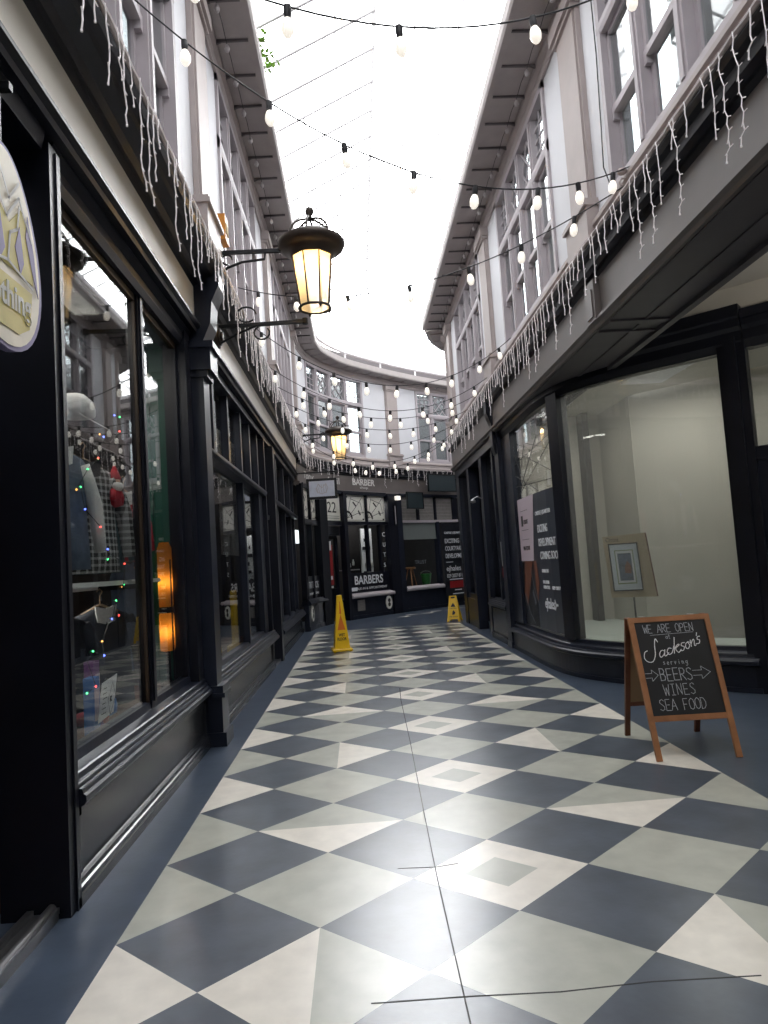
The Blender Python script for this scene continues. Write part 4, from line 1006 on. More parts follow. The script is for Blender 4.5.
HEADP = [(-.2, 3.42), (-.06, 3.42), (-.04, 3.46), (-.02, 3.5), (-.02, 3.60), (.01, 3.64), (.01, 3.70), (.03, 3.71), (.03, 3.80), (-.2, 3.80)]
m = MB(); m.sweep(RS, 0, SB+.15, [(-.2, 3.42), (-.06, 3.42), (-.04, 3.46), (-.02, 3.5), (-.02, 3.60), (.01, 3.64), (.01, 3.72), (.03, 3.74), (.03, 3.86), (-.2, 3.86)], .08); m.build('window_head', 'black_paint', h2)
m = MB(); m.slab(RS, 0, SE-.1, -.2, -.1, 3.80, 4.08, .2); m.build('wall_over_shop', 'greige_wall', kind='structure')
glass(RS, .78, SP-.08, -.1, .44, 3.44, h2, 'shop_glass')
g = MB(); g.smooth = False; g.slab(RS, SP+.14, SB-.08, -.105, -.1, .44, 3.44, .04); go = g.build('curved_glass_pane', 'dusty_glass', h2)
for pl in go.data.polygons: pl.use_smooth = True
go.data.set_sharp_from_angle(angle=math.radians(40))
# etched pattern above the poster
m = MB()
def RP(s, z, d=-.09): return RS.at(s, d, z)
for (a, za, b_, zb) in ((.80, 2.9, 2.85, 3.05), (.80, 2.36, 2.85, 3.0), (.80, 2.36, 2.2, 3.1), (.80, 2.36, 1.5, 3.1), (.80, 2.72, 2.1, 2.36), (1.4, 2.95, 2.85, 2.5), (.8, 2.55, 2.85, 2.45), (.80, 3.05, 1.6, 2.36), (1.6, 3.1, 2.85, 2.8)):
    m.bar(RP(a, za), RP(b_, zb), .006, .006)
m.build('etched_pattern', 'cable_black', h2)
# lobby door right of the curved window
SD = SB + .16
dl = thing('shop_door', 'dark framed glazed door at the right edge beside the curved window', 'door', RS.at(SD+.5, -.1, 0))
m = MB(); m.slab(RS, SD, SE-.1, -.16, -.05, 2.28, 2.42, 1); m.slab(RS, SD+1.1, SD+1.25, -.16, -.04, 0, 3.42, 1); m.sweep(RS, SD, SE-.1, HEADP, .2); m.build('door_frame', 'black_paint', dl)
m = MB(); m.slab(RS, SD+.0, SD+.14, -.13, -.08, .02, 2.28, 1); m.slab(RS, SD+.96, SD+1.1, -.13, -.08, .02, 2.28, 1); m.slab(RS, SD+.14, SD+.96, -.13, -.08, .02, .3, 1); m.slab(RS, SD+.14, SD+.96, -.13, -.08, 2.14, 2.28, 1); m.build('door_leaf', 'navy_paint', dl)
glass(RS, SD+.14, SD+.96, -.105, .3, 2.14, dl, 'dusty_glass'); glass(RS, SD, SD+1.1, -.105, 2.42, 3.42, dl, 'dusty_glass', name='transom_pane')
m = MB(); m.tube([RS.at(SD+.2, -.07, .9), RS.at(SD+.2, -.03, .92), RS.at(SD+.2, -.03, 1.3), RS.at(SD+.2, -.07, 1.32)], .012, 8); m.build('door_handle', 'steel', dl)
glass(RS, SD+1.25, SE-.1, -.1, .0, 3.42, dl, 'dusty_glass')
# interior behind the curved window: pale bed, pale partition
m = MB()
ss = RS.samples(.5, SE-.2, .25)
IW = Path([(3.95, 10.9), (3.95, 9.5), (6.9, 6.5)], 1, 0)
m.slab(IW, 0, 1.4, -.1, 0, 0, 3.7, 2); m.slab(IW, 1.38, IW.s[-1], -.1, 0, 0, 3.7, 9); m.box(2.62, 4.05, 10.75, 10.9, 0, 3.7); m.build('wall_lobby', 'greige_wall', kind='structure')
m = MB(); m.sweep(RS, .2, SB+.1, [(-.9, .0), (-.17, .0), (-.17, .42), (-.9, .42)], .15); m.box(3.2, 3.94, 8.6, 10.8, .0, .415); m.build('trim_14', 'bed_white', kind='structure')
m = MB(); m.add([(2.6, 11, 3.64), (4.0, 11, 3.64), (4.0, 9.4, 3.64), (7.1, 6.2, 3.64), (6.3, 4.9, 3.64), (3.3, 7.5, 3.64), (2.6, 8.6, 3.64)], [(0, 1, 2, 3, 4, 5, 6)]); m.build('ceiling_window', 'greige_wall', kind='structure')
# poster in the flat pane
ps = thing('window_poster', 'dark coming soon poster with a pink panel in the pane left of the curved glass', 'poster', RS.at(1.9, -.1, .5))
PZ0, PZ1 = .46, 2.34
m = MB(); m.slab(RS, .80, SP-.1, -.095, -.088, PZ0, PZ1, .5); m.build('sheet', 'poster_dark', ps)
m = MB(); m.slab(RS, .80, 1.62, -.088, -.085, PZ0, 1.40, 1); m.build('photo_area', 'poster_black', ps)
m = MB(); O = RS.at(.80, -.085, 0); T = RS.tan(1.2); U = V3((0,0,1)); N = RS.nrm(1.2)
m.prism([(0, 1.40), (.78, 1.40), (1.02, 2.34), (0, 2.34)], O, T, U, N*.003); m.build('pink_panel', 'poster_pink', ps)
m = MB(); m.prism([(.2, 1.40), (.7, 1.40), (.5, 1.1), (.2, .72), (.05, .9)], O, T, U, N*.002); m.prism([(.75, 1.40), (.9, 1.40), (1.0, 1.1), (.85, .8)], O, T, U, N*.002); m.build('figure_print', 'poster_brown', ps)
m = MB(); stroke(m, [(.55, 1.3), (.7, 1.0), (.95, .75), (.9, .55)], O, T, U, .02, .004); stroke(m, [(.1, .9), (.35, .62), (.6, .5)], O, T, U, .02, .004); stroke(m, [(.6, .95), (.72, .8)], O, T, U, .07, .004); m.build('highlight_print', 'grey_print', ps)
m = MB(); m.prism([(.18, 1.92), (.30, 1.92), (.30, 2.08), (.18, 2.08)], O, T, U, N*.004); text_mesh(m, 'CASTLE', O+T*.34+U*1.95+N*.005, T, U, .09, .26); 
for z in (1.86, 2.15, 1.72): stroke(m, [(.18, z), (.62, z)], O, T, U, .006, .005)
text_mesh(m, 'WATCH IT', O+T*.2+U*1.56+N*.005, T, U, .09, .42); m.build('dark_lettering', 'black_print', ps)
m = MB()
def RT(txt, s_, z, h, w): curved_text(m, RS, txt, s_, -.084, z, h, w, offset=.0015)
RT('CASTLE | QUARTER', 1.85, 2.03, .075, .70); RT('EXCITING', 1.92, 1.79, .15, .46); RT('DEVELOPMENT', 1.92, 1.60, .15, .74); RT('COMING SOON', 1.96, 1.42, .15, .82)
RT('CONTACT US', 1.98, 1.24, .06, .3); RT('PHIL MORRIS', 2.0, 1.09, .06, .28); RT('OWEN CAHILL', 2.0, 1.02, .06, .3); RT('029 2037', 2.4, 1.02, .06, .3); RT('ejhales', 2.02, .76, .2, .42)
m.build('lettering', 'white_print', ps)
m = MB(); st0 = RS.at(2.5, -.083, .82)
for k in range(3):
    a = k*2*PI/3; stroke(m, [(0, 0), (.07*math.cos(a), .07*math.sin(a))], st0, RS.tan(2.5), U, .03, .001)
m.build('logo_star', 'white_print', ps)

# framed picture on cardboard inside the curved window
pc = thing('framed_picture', 'framed abstract print clipped to a cardboard board inside the curved window', 'picture', (3.12, 7.95, .42))
O = V3((2.93, 8.02, .93)); R_ = V3((1, -.25, 0)).normalized(); U_ = V3((0, .12, 1)).normalized(); N_ = R_.cross(U_)
m = MB(); m.prism([(.0, 0), (.50, -.01), (.46, .74), (-.02, .72)], O, R_, U_, -N_*.02); m.build('cardboard', 'cardboard', pc)
m = MB(); m.prism([(.46, .74), (.475, .74), (.515, -.01), (.50, -.01)], O, R_, U_, -N_*.03); m.build('board_edge', 'wood_dark', pc)
m = MB()
def fr(m, x0, x1, z0, z1, w, t):
    for a, b_, c, d_ in ((x0, x1, z0, z0+w), (x0, x1, z1-w, z1), (x0, x0+w, z0, z1), (x1-w, x1, z0, z1)):
        m.prism([(a, c), (b_, c), (b_, d_), (a, d_)], O, R_, U_, N_*t)
fr(m, .03, .36, .07, .63, .012, .025); m.build('frame', 'cable_black', pc)
m = MB(); m.prism([(.042, .082), (.348, .082), (.348, .618), (.042, .618)], O, R_, U_, N_*.012); m.build('mount', 'mount_white', pc)
m = MB(); m.prism([(.09, .15), (.30, .15), (.30, .55), (.09, .55)], O, R_, U_, N_*.014); m.build('inner_mount', 'art_green', pc)
m = MB(); m.prism([(.10, .165), (.29, .165), (.29, .54), (.10, .54)], O, R_, U_, N_*.016); m.build('inner_card', 'white_paper', pc)
m = MB(); m.prism([(.12, .19), (.27, .19), (.27, .51), (.12, .51)], O, R_, U_, N_*.018); m.build('print', 'art_blue', pc)
m = MB(); m.prism([(.18, .28), (.25, .27), (.26, .36), (.22, .42), (.19, .36)], O, R_, U_, N_*.0195); m.build('brown_patch', 'poster_brown', pc)
m = MB(); text_mesh(m, 'Orbit', O + R_*.01 + U_*.655 + N_*.002, R_, U_, .07, .15); m.build('lettering', 'black_print', pc)
m = MB(); q = O + R_*.26; m.tube([V3((q.x, q.y+.03, .44)), V3((q.x, q.y+.05, 1.3))], .01, 8); m.lathe([(.12, 0), (.12, .01), (.02, .02)], (q.x, q.y+.03, .421), 16); m.build('stand', 'black_metal', pc)

# ------------------------------------------------------------------ A-board
ab = thing('chalkboard_sign', 'wooden A-frame chalkboard reading we are open, on the tiles before the curved window', 'sign', (2.3, 5.2, 0))
fl_ = V3((1.99, 4.86, 0)); fr_ = V3((2.58, 4.82, 0)); bl_ = V3((2.05, 5.59, 0)); br_ = V3((2.64, 5.55, 0))
tl_ = V3((2.005, 5.21, .965)); tr_ = V3((2.61, 5.17, .965))
Rb = (tr_-tl_).normalized(); Wd = (tr_-tl_).length
def leg(p0, p1, name='leg', w=.04, t=.022, m_='wood'):
    m = MB(); m.bar(p0, p1, w, t, up=V3((0, 1, 0))); return m.build(name, m_, ab)
lh = .0
leg(fl_ + Rb*.02, tl_ + Rb*.02); leg(fr_ - Rb*.02, tr_ - Rb*.02)
off = V3((0, .05, 0))
leg(bl_ + Rb*.02, tl_ + Rb*.02 + off, m_='wood_dark'); leg(br_ - Rb*.02, tr_ - Rb*.02 + off, m_='wood_dark')
Uf = (tl_ - fl_).normalized(); Nf = Rb.cross(Uf).normalized()
L = (tl_-fl_).length
def fp(u, v): return fl_ + Rb*u + Uf*v
for v in (.285, L-.02):
    m = MB(); m.obox(fp(.02, v-.02) - Nf*.011, Rb*(Wd-.04), Uf*.04, Nf*.022); m.build('rail', 'wood', ab)
m = MB(); m.obox(fp(.035, .29) - Nf*.006, Rb*(Wd-.07), Uf*(L-.32), Nf*.010); bd = m.build('chalkboard', 'chalkboard', ab)
Ub = (tl_ + off - bl_).normalized(); Nb = Rb.cross(Ub).normalized()
for v in (.285, L-.04):
    m = MB(); m.obox(bl_ + Rb*.02 + Ub*(v-.02) - Nb*.011, Rb*(Wd-.04), Ub*.035, Nb*.018); m.build('rail', 'wood_dark', ab)
m = MB(); m.obox(bl_ + Rb*.035 + Ub*.29 - Nb*.004, Rb*(Wd-.07), Ub*(L-.34), Nb*.006); m.build('back_panel', 'back_board', ab)
m = MB()
for u in (.1, Wd-.14): m.obox(V3((0,0,.0)) + tl_ + Rb*u + V3((0, -.0, -.01)), Rb*.04, V3((0, .05, 0)), V3((0, 0, .015)))
m.build('hinge', 'steel', ab)
BO = fp(.035, .29) + Nf*.0045; BW = Wd-.07; BH = L-.32
def bo(u, v): return BO + Rb*(u*BW) + Uf*(v*BH)
m = MB()
handwrite(m, 'WE ARE OPEN', bo(.12, .87), Rb, Uf, .062, .034, .004)
stroke(m, [(0, 0), (.32, .008)], bo(.2, .845), Rb, Uf, .003); handwrite(m, 'at', bo(.4, .80), Rb, Uf, .04, .02, .003)
handwrite(m, 'serving', bo(.29, .53), Rb, Uf, .042, .027, .0035)
handwrite(m, 'BEERS', bo(.21, .365), Rb, Uf, .088, .048, .005)
handwrite(m, 'WINES', bo(.22, .22), Rb, Uf, .078, .047, .004); handwrite(m, 'SEA FOOD', bo(.12, .07), Rb, Uf, .078, .042, .004)
A_ = [(0, .045), (.06, .045), (.06, .07), (.115, .03), (.055, -.012), (.055, .012), (0, .012)]
stroke(m, [(a*.8, b_) for a, b_ in A_], bo(.02, .385), Rb, Uf, .0035); stroke(m, [(a*1.1, b_*1.1) for a, b_ in A_], bo(.66, .385), Rb, Uf, .0035)
m.build('chalk_lettering', 'chalk_faint', bd)
m = MB()
cur = [[(.13, .14), (.11, .17), (.10, .12), (.10, .04), (.075, -.01), (.03, -.005), (.0, .03), (.005, .075), (.03, .085)],
       [(.19, .055), (.16, .065), (.14, .04), (.15, .01), (.18, .03), (.19, .065), (.185, .02), (.20, .015), (.225, .035)],
       [(.25, .065), (.225, .07), (.21, .045), (.225, .02), (.255, .03), (.275, .08)],
       [(.285, .15), (.28, .09), (.275, .02)], [(.278, .055), (.31, .085), (.325, .08), (.29, .055), (.315, .02), (.34, .04)],
       [(.375, .09), (.35, .09), (.345, .07), (.37, .055), (.36, .03), (.335, .03)],
       [(.405, .09), (.385, .075), (.385, .045), (.405, .035), (.42, .06), (.405, .09), (.43, .08)],
       [(.43, .10), (.435, .045)], [(.435, .07), (.455, .10), (.465, .09), (.465, .05), (.48, .05)],
       [(.495, .15), (.49, .125)], [(.52, .115), (.50, .115), (.495, .095), (.515, .085), (.51, .06), (.48, .06)]]
for pl in cur:
    pts = catmull([(a*.82 + b_*.12, b_*.9 + a*.12) for a, b_ in pl], 4)
    stroke(m, pts, bo(.05, .57), Rb, Uf, .006)
m.build('chalk_name', 'chalk', bd)

# ------------------------------------------------------------------ yellow safety signs
cn = thing('safety_cone', 'tall yellow square caution cone standing on the tiles in mid street', 'cone', (-.39, 12.43, 0))
C0 = V3((-.39, 12.43, 0)); yaw = .15
def sq(r, z): return [C0 + V3((r*math.cos(yaw+PI/4+k*PI/2), r*math.sin(yaw+PI/4+k*PI/2), z)) for k in range(4)]
def frus(m, lv):
    o = len(m.v)
    for r_, z_ in lv: m.v += sq(r_, z_)
    for i in range(len(lv)-1):
        for k in range(4): m._f([o+i*4+k, o+i*4+(k+1) % 4, o+i*4+4+(k+1) % 4, o+i*4+4+k])
    m._f([o+3, o+2, o+1, o]); m._f([o+(len(lv)-1)*4+k for k in range(4)])
m = MB(); frus(m, [(.245, .012), (.25, .04), (.235, .055), (.20, .06)])
for p_ in sq(.2, 0): m.box(p_.x-.02, p_.x+.02, p_.y-.02, p_.y+.02, 0, .014)
m.build('base', 'yellow_plastic', cn)
m = MB(); frus(m, [(.195, .06), (.185, .10), (.065, .96), (.06, .985), (.045, .99)]); bdn = m.build('body', 'yellow_plastic', cn)
fn = V3((math.cos(yaw-PI/2), math.sin(yaw-PI/2), 0)); ft = V3((-fn.y, fn.x, 0))
def cface(u, z):
    r_ = (.185 + (.065-.185)*(z-.1)/.86)*math.cos(PI/4); return C0 + fn*(r_+.002) + ft*u + V3((0,0,z))
Uc = (cface(0, .9)-cface(0, .2)).normalized()
m = MB(); text_mesh(m, 'WET', cface(0, .27), ft, Uc, .07, .11, align='CENTER', offset=.002); text_mesh(m, 'FLOOR', cface(0, .2), ft, Uc, .07, .16, align='CENTER', offset=.002); m.build('lettering', 'black_print', bdn)
m = MB(); m.prism([(-.07, 0), (.07, 0), (.02, .2), (0, .28), (-.02, .2)], cface(0, .38), ft, Uc, fn*.003); m.prism([(-.018, 0), (.018, 0), (.006, .22), (-.006, .22)], cface(0, .66), ft, Uc, fn*.003); m.build('warning_symbol', 'orange_print', bdn)

fs = thing('folding_safety_sign', 'yellow folding wet floor sign near the foot of the right wall', 'sign', (2.25, 16.6, 0))
C1 = V3((2.22, 16.75, 0)); rt = V3((1, -.1, 0)).normalized(); bkk = V3((.25, 1, 0)).normalized()
def panel(base, top, name):
    m = MB(); Wb, Wt = .16, .085; d_ = (top-base).normalized(); n_ = rt.cross(d_).normalized(); H_ = (top-base).length
    # two legs joined by a panel
    m.prism([(-Wb, 0), (-Wb+.05, 0), (-.09, .06), (.09, .06), (Wb-.05, 0), (Wb, 0), (Wt, H_), (.055, H_), (.05, H_-.06), (-.05, H_-.06), (-.055, H_), (-Wt, H_)], base, rt, d_, n_*.015)
    m.prism([(-.055, H_-.02), (.055, H_-.02), (.055, H_), (-.055, H_)], base, rt, d_, n_*.015)
    o = m.build(name, 'yellow_plastic', fs); return o, base, d_, n_, H_
p1, bs, d_, n_, H_ = panel(C1 + bkk*-.14, C1 + V3((0,0,.61)), 'front_panel')
q = MB(); q.prism([(-.06, .36), (.06, .36), (0, .46)], bs + n_*.016, rt, d_, n_*.003); text_mesh(q, 'CAUTION', bs + d_*.31 + n_*.018, rt, d_, .04, .16, align='CENTER')
q.prism([(-.03, .17), (.02, .17), (.05, .22), (.0, .28), (-.02, .23)], bs + n_*.016, rt, d_, n_*.003); text_mesh(q, 'WET FLOOR', bs + d_*.11 + n_*.018, rt, d_, .04, .2, align='CENTER'); q.build('print', 'black_print', p1)
panel(C1 + bkk*.2 + rt*.03, C1 + V3((0,0,.61)) + bkk*.02, 'rear_panel')
m = MB(); m.tube([C1 + rt*-.08 + V3((0,0,.605)), C1 + rt*.08 + V3((0,0,.605))], .012, 8); m.build('hinge', 'yellow_plastic', fs)

# ------------------------------------------------------------------ lanterns
def lantern(loc, wall_x, label, sc=1.0):
    """loc = centre of the glass top"""
    L0 = V3(loc); root = thing('wall_lantern', label, 'lantern', (wall_x, L0.y, L0.z+.02), group=None)
    m = MB(); m.smooth = True
    m.lathe([(.20, 0), (.21, .02), (.215, .05), (.27, .07), (.31, .09), (.325, .12), (.325, .15), (.30, .165), (.25, .19), (.22, .22), (.17, .235), (.12, .24)], L0, 32); m.build('cap', 'metal_dark', root)
    m = MB(); m.smooth = True; m.lathe([(.135, -.50), (.14, -.49), (.195, -.02), (.195, 0)], L0, 8, PI/8); gq = m.build('glass', 'lamp_glass', root)
    m = MB(); m.smooth = True; m.lathe([(.01, -.32), (.035, -.30), (.045, -.26), (.03, -.2), (.02, -.17)], L0, 14); m.build('bulb', 'lamp_bulb', root)
    ld = bpy.data.lights.new('lamp', 'POINT'); ld.energy = 12; ld.color = (1, .67, .31); ld.shadow_soft_size = .05
    lo = bpy.data.objects.new('lamp', ld); COL.objects.link(lo); lo.parent = root; lo.location = L0 - V3(root.location) + V3((0, 0, -.23 + .15))
    for f in gq.data.polygons: f.use_smooth = False
    m = MB()
    for k in range(8):
        a = PI/8 + k*PI/4; m.tube([L0 + V3((.145*math.cos(a), .145*math.sin(a), -.50)), L0 + V3((.20*math.cos(a), .20*math.sin(a), 0))], .008, 6)
    m.build('frame_bars', 'metal_dark', root)
    m = MB(); m.tube([L0 + V3((.15*math.cos(k*PI/12), .15*math.sin(k*PI/12), -.50)) for k in range(25)], .013, 8)
    for k in range(4):
        a = PI/8 + k*PI/2; m.lathe([(.005, -.03), (.014, -.015), (.014, 0)], L0 + V3((.15*math.cos(a), .15*math.sin(a), -.505)), 8)
    m.build('bottom_ring', 'metal_dark', root)
    m = MB()
    for k in range(3):
        a = .4 + k*PI/3
        m.tube([L0 + V3((.21*math.cos(a)*math.cos(t*PI/12), .21*math.sin(a)*math.cos(t*PI/12), .22 + .17*math.sin(t*PI/12))) for t in range(13)], .012, 8)
    m.build('crown', 'metal_dark', root)
    m = MB(); m.smooth = True; m.lathe([(.012, .38), (.03, .40), (.02, .42), (.035, .44), (.045, .47), (.035, .50), (.01, .515)], L0, 16); m.build('finial', 'metal_dark', root)
    m = MB(); y = L0.y; z = L0.z + .09
    m.bar((wall_x, y, z), (L0.x-.3, y, z), .03, .035)
    m.tube([(wall_x+.01, y, z-.2), (wall_x+.06, y, z-.15), (wall_x+.2, y, z-.10), (wall_x+.42, y, z-.08), (wall_x+.43, y, z)], .013, 8)
    m.tube([V3((wall_x+.06+.05*math.cos(a*.5), y, z-.07+.05*math.sin(a*.5))) for a in range(11)], .01, 6)
    m.box(wall_x-.005, wall_x+.02, y-.05, y+.05, z-.28, z+.08)
    m.build('bracket', 'black_metal', root)
    return root
lantern((-.27, 6.52, 4.50), -1.15, 'large glowing black lantern on an iron arm, nearest on the left wall')
lantern((-.29, 16.05, 4.52), -1.15, 'smaller-looking lit lantern at the far end of the left wall')
# empty sign bracket with round boss
sb = thing('sign_bracket', 'empty iron sign bracket projecting from the left wall below the large lantern', 'bracket', (-1.33, 7.0, 4.0))
m = MB(); m.bar((-1.33, 7.0, 4.03), (-.40, 7.0, 4.05), .035, .035); m.lathe([(.03, -.03), (.03, .03)], (-.40, 7.0, 4.05), 10); m.build('arm', 'black_metal', sb)
m = MB(); m.tube([V3((-1.0+.1*math.cos(k*.5), 7.0, 4.15+.08*math.sin(k*.5))) for k in range(12)], .01, 6); m.tube([V3((-.85+.08*math.cos(k*.5+2), 7.0, 3.95+.07*math.sin(k*.5+2))) for k in range(11)], .01, 6)
m.tube([(-1.3, 7.0, 3.85), (-1.1, 7.0, 3.95), (-.9, 7.0, 4.03)], .012, 6); m.build('scrollwork', 'black_metal', sb)
m = MB(); m.smooth = True
for r0, x0, x1 in ((.12, -1.36, -1.29), (.09, -1.29, -1.27), (.05, -1.27, -1.25)):
    m.tube([(x0, 7.0, 3.93), (x1, 7.0, 3.93)], r0, 24)
m.build('boss', 'metal_dark', sb)

# hanging board sign at the far left
hs = thing('hanging_sign', 'dark framed board with a faint drawing hung high at the far left', 'sign', (-.77, 16.3, 3.1))
m = MB(); m.box(-1.12, -.40, 16.28, 16.33, 3.11, 3.60); m.build('frame', 'black_metal', hs)
m = MB(); m.box(-1.06, -.46, 16.272, 16.28, 3.17, 3.54); fc = m.build('face', 'board_face', hs)
m = MB()
for k in range(5): stroke(m, [(.2+.05*k, .08), (.16+.06*k, .18), (.22+.04*k, .28)], V3((-1.06, 16.272, 3.17)), (1, 0, 0), (0, 0, 1), .012)
stroke(m, [(.2, .1), (.3, .06), (.4, .1), (.44, .2), (.4, .3), (.3, .2), (.22, .3), (.18, .2), (.2, .1)], V3((-1.06, 16.272, 3.17)), (1, 0, 0), (0, 0, 1), .014); m.build('drawing', 'lavender_frame', fc)
m = MB(); m.bar((-1.35, 16.305, 3.75), (-.42, 16.305, 3.75), .03, .03)
for x in (-1.0, -.5): m.tube([(x, 16.305, 3.6), (x, 16.305, 3.75)], .008, 6)
m.build('bracket', 'black_metal', hs)

# egg shaped sign
mat('egg_cream', rgb(206, 196, 176), .5, noise=.12)
mat('egg_yellow', rgb(190, 176, 104), .6, noise=.15)
mat('egg_violet', rgb(122, 112, 150), .6, noise=.1)
eg = thing('hanging_sign', 'large egg-shaped cream and yellow clothing shop sign at the left edge', 'sign', (-1.30, 2.63, 2.82))
def egg(k, n, a=.29, b_=.41):
    th = 2*PI*k/n; y = a*math.sin(th); z = -b_*math.cos(th); y *= (1 - .22*(z/b_)); return (y, z)
m = MB(); m.prism([egg(k, 40) for k in range(40)], (-1.32, 2.63, 2.82), (0, 1, 0), (0, 0, 1), (.035, 0, 0)); m.build('board', 'egg_violet', eg)  # violet puts the shading of the sign's side into the board colour
m = MB(); m.prism([(y*.93, z*.96) for y, z in (egg(k, 40) for k in range(40))], (-1.285, 2.625, 2.82), (0, 1, 0), (0, 0, 1), (.003, 0, 0)); m.build('face', 'egg_cream', eg)
O = V3((-1.281, 2.63, 2.82)); m = MB()
m.prism([(-.2, -.08), (.21, -.08), (.2, .08), (.12, .2), (.02, .1), (-.12, .2)], O, (0,1,0), (0,0,1), (.002, 0, 0)); m.prism([(-.18, -.12), (.2, -.12), (.17, -.28), (.08, -.33), (-.08, -.33), (-.15, -.28)], O, (0,1,0), (0,0,1), (.002, 0, 0)); m.build('yellow_print', 'egg_yellow', eg)
m = MB(); m.prism([(.17, .2), (.22, .05), (.25, -.12), (.21, -.05), (.15, .1)], O + V3((.002,0,0)), (0,1,0), (0,0,1), (.002, 0, 0)); m.prism([(.06, .02), (.1, .12), (.13, -.02), (.1, -.08)], O + V3((.002,0,0)), (0,1,0), (0,0,1), (.002, 0, 0)); m.prism([(-.1, .05), (-.06, .14), (-.02, -.02), (-.06, -.08)], O + V3((.002,0,0)), (0,1,0), (0,0,1), (.002, 0, 0)); m.build('violet_print', 'egg_violet', eg)
m = MB(); text_mesh(m, 'clothing', O + V3((.003, -.20, -.25)), (0, 1, .04), (0, 0, 1), .14, .38, offset=.003)
for pl in ([(-.1, .22), (0, .12), (.1, .24), (.2, .1)], [(-.05, .3), (.02, .2), (.1, .3)], [(.0, -.06), (.02, .06), (.08, .1), (.1, .2)], [(-.2, -.1), (0, -.06), (.2, -.1)]): stroke(m, pl, O, (0,1,0), (0,0,1), .012, .004)
m.build('lettering', 'cloth_white', eg)
m = MB(); m.tube([(-1.30, 2.63, 3.22), (-1.30, 2.63, 3.45)], .008, 6); m.bar((-1.42, 2.63, 3.46), (-1.25, 2.63, 3.46), .03, .03); m.bar((-1.42, 2.63, 3.46), (-1.42, 2.63, 3.68), .03, .03); m.build('hanger', 'black_metal', eg)

# orange box on left wall
ob = thing('alarm_box', 'small orange box fixed to the left wall above the lantern arm', 'box', (-1.2, 6.6, 4.75))
m = MB(); m.box(-1.165, -1.09, 6.5, 6.68, 4.72, 4.98); m.build('body', 'orange_box', ob); m = MB(); m.box(-1.169, -1.16, 6.5, 6.68, 4.72, 4.98); m.box(-1.09, -1.083, 6.53, 6.65, 4.8, 4.9); m.build('cover_plate', 'cloth_tan', ob)
# hook on the right wall
m = MB(); m.tube([(2.36, 5.33, 4.5), (2.33, 5.33, 4.5), (2.31, 5.33, 4.47), (2.32, 5.33, 4.44), (2.34, 5.33, 4.45)], .008, 6); m.lathe([(.03, -.02), (.04, 0), (.03, .02)], (2.34, 5.33, 4.56), 12); single(m.build('wall_hook', 'taupe'), 'small hook holding the light strings on the right wall ledge', 'hook')
# cable down the wall
m = MB(); m.tube([(2.43, 5.86, 6.9), (2.435, 5.86, 6.0), (2.43, 5.88, 5.4), (2.40, 5.84, 4.9), (2.41, 5.72, 4.62)], .006, 5); single(m.build('wall_cable', 'cable_black'), 'thin cable running down the white panel beside the near right window', 'cable')

# plant sprig at the roof edge
pl = thing('climbing_plant', 'green leafy sprig poking over the left gutter', 'plant', (-.73, 7.3, 7.2))
random.seed(3); m = MB(); lf = MB()
for j in range(7):
    p0 = V3((-.80, 7.1 + .09*j, 7.2)); p1 = p0 + V3((random.uniform(.1, .25), random.uniform(-.1, .1), random.uniform(-.02, .12)))
    m.tube([p0, p0.lerp(p1, .5) + V3((0,0,.04)), p1], .004, 5)
    for k in range(7):
        c = p0.lerp(p1, .25 + .12*k); d_ = V3((random.uniform(-1, 1), random.uniform(-1, 1), random.uniform(-.5, .5))).normalized()
        s_ = d_.cross(V3((0,0,1))).normalized(); lf.add([c, c + d_*.035 + s_*.022, c + d_*.08, c + d_*.035 - s_*.022 + V3((0,0,.008))], [(0, 1, 2), (0, 2, 3)])
m.build('stems', 'leaf', pl); lf.build('leaves', 'leaf', pl)

# ------------------------------------------------------------------ festoon strings
def bulb_mesh():
    m = MB(); m.smooth = True
    m.lathe([(.012, -.055), (.020, -.062), (.030, -.085), (.034, -.11), (.030, -.135), (.018, -.155), (.004, -.160)], (0, 0, 0), 12)
    b = m.build('bulb', 'bulb_white')
    m = MB(); m.lathe([(.013, .012), (.020, .008), (.021, -.03), (.018, -.055), (.013, -.06)], (0, 0, 0), 10)
    s_ = m.build('socket', 'cable_black')
    return b, s_
B0, S0 = bulb_mesh()
first = [True]
def festoon(label, A, Bp, sag, ts):
    A, Bp = V3(A), V3(Bp)
    root = thing('festoon_light_string', label, 'string lights', A)
    def P(t): return A.lerp(Bp, t) - V3((0, 0, 4*sag*t*(1-t)))
    m = MB(); m.tube([P(k/28) for k in range(29)], .0055, 5); m.build('cable', 'cable_black', root)
    for t in ts:
        if first[0]: b, s_ = B0, S0; first[0] = False
        else: b = B0.copy(); s_ = S0.copy(); COL.objects.link(b); COL.objects.link(s_)
        b.parent = root; b.location = P(t) - A + V3((0, 0, -.006)); s_.parent = b; s_.location = (0, 0, 0)
        b.rotation_euler = (random.uniform(-.12, .12), random.uniform(-.15, .15), 0)
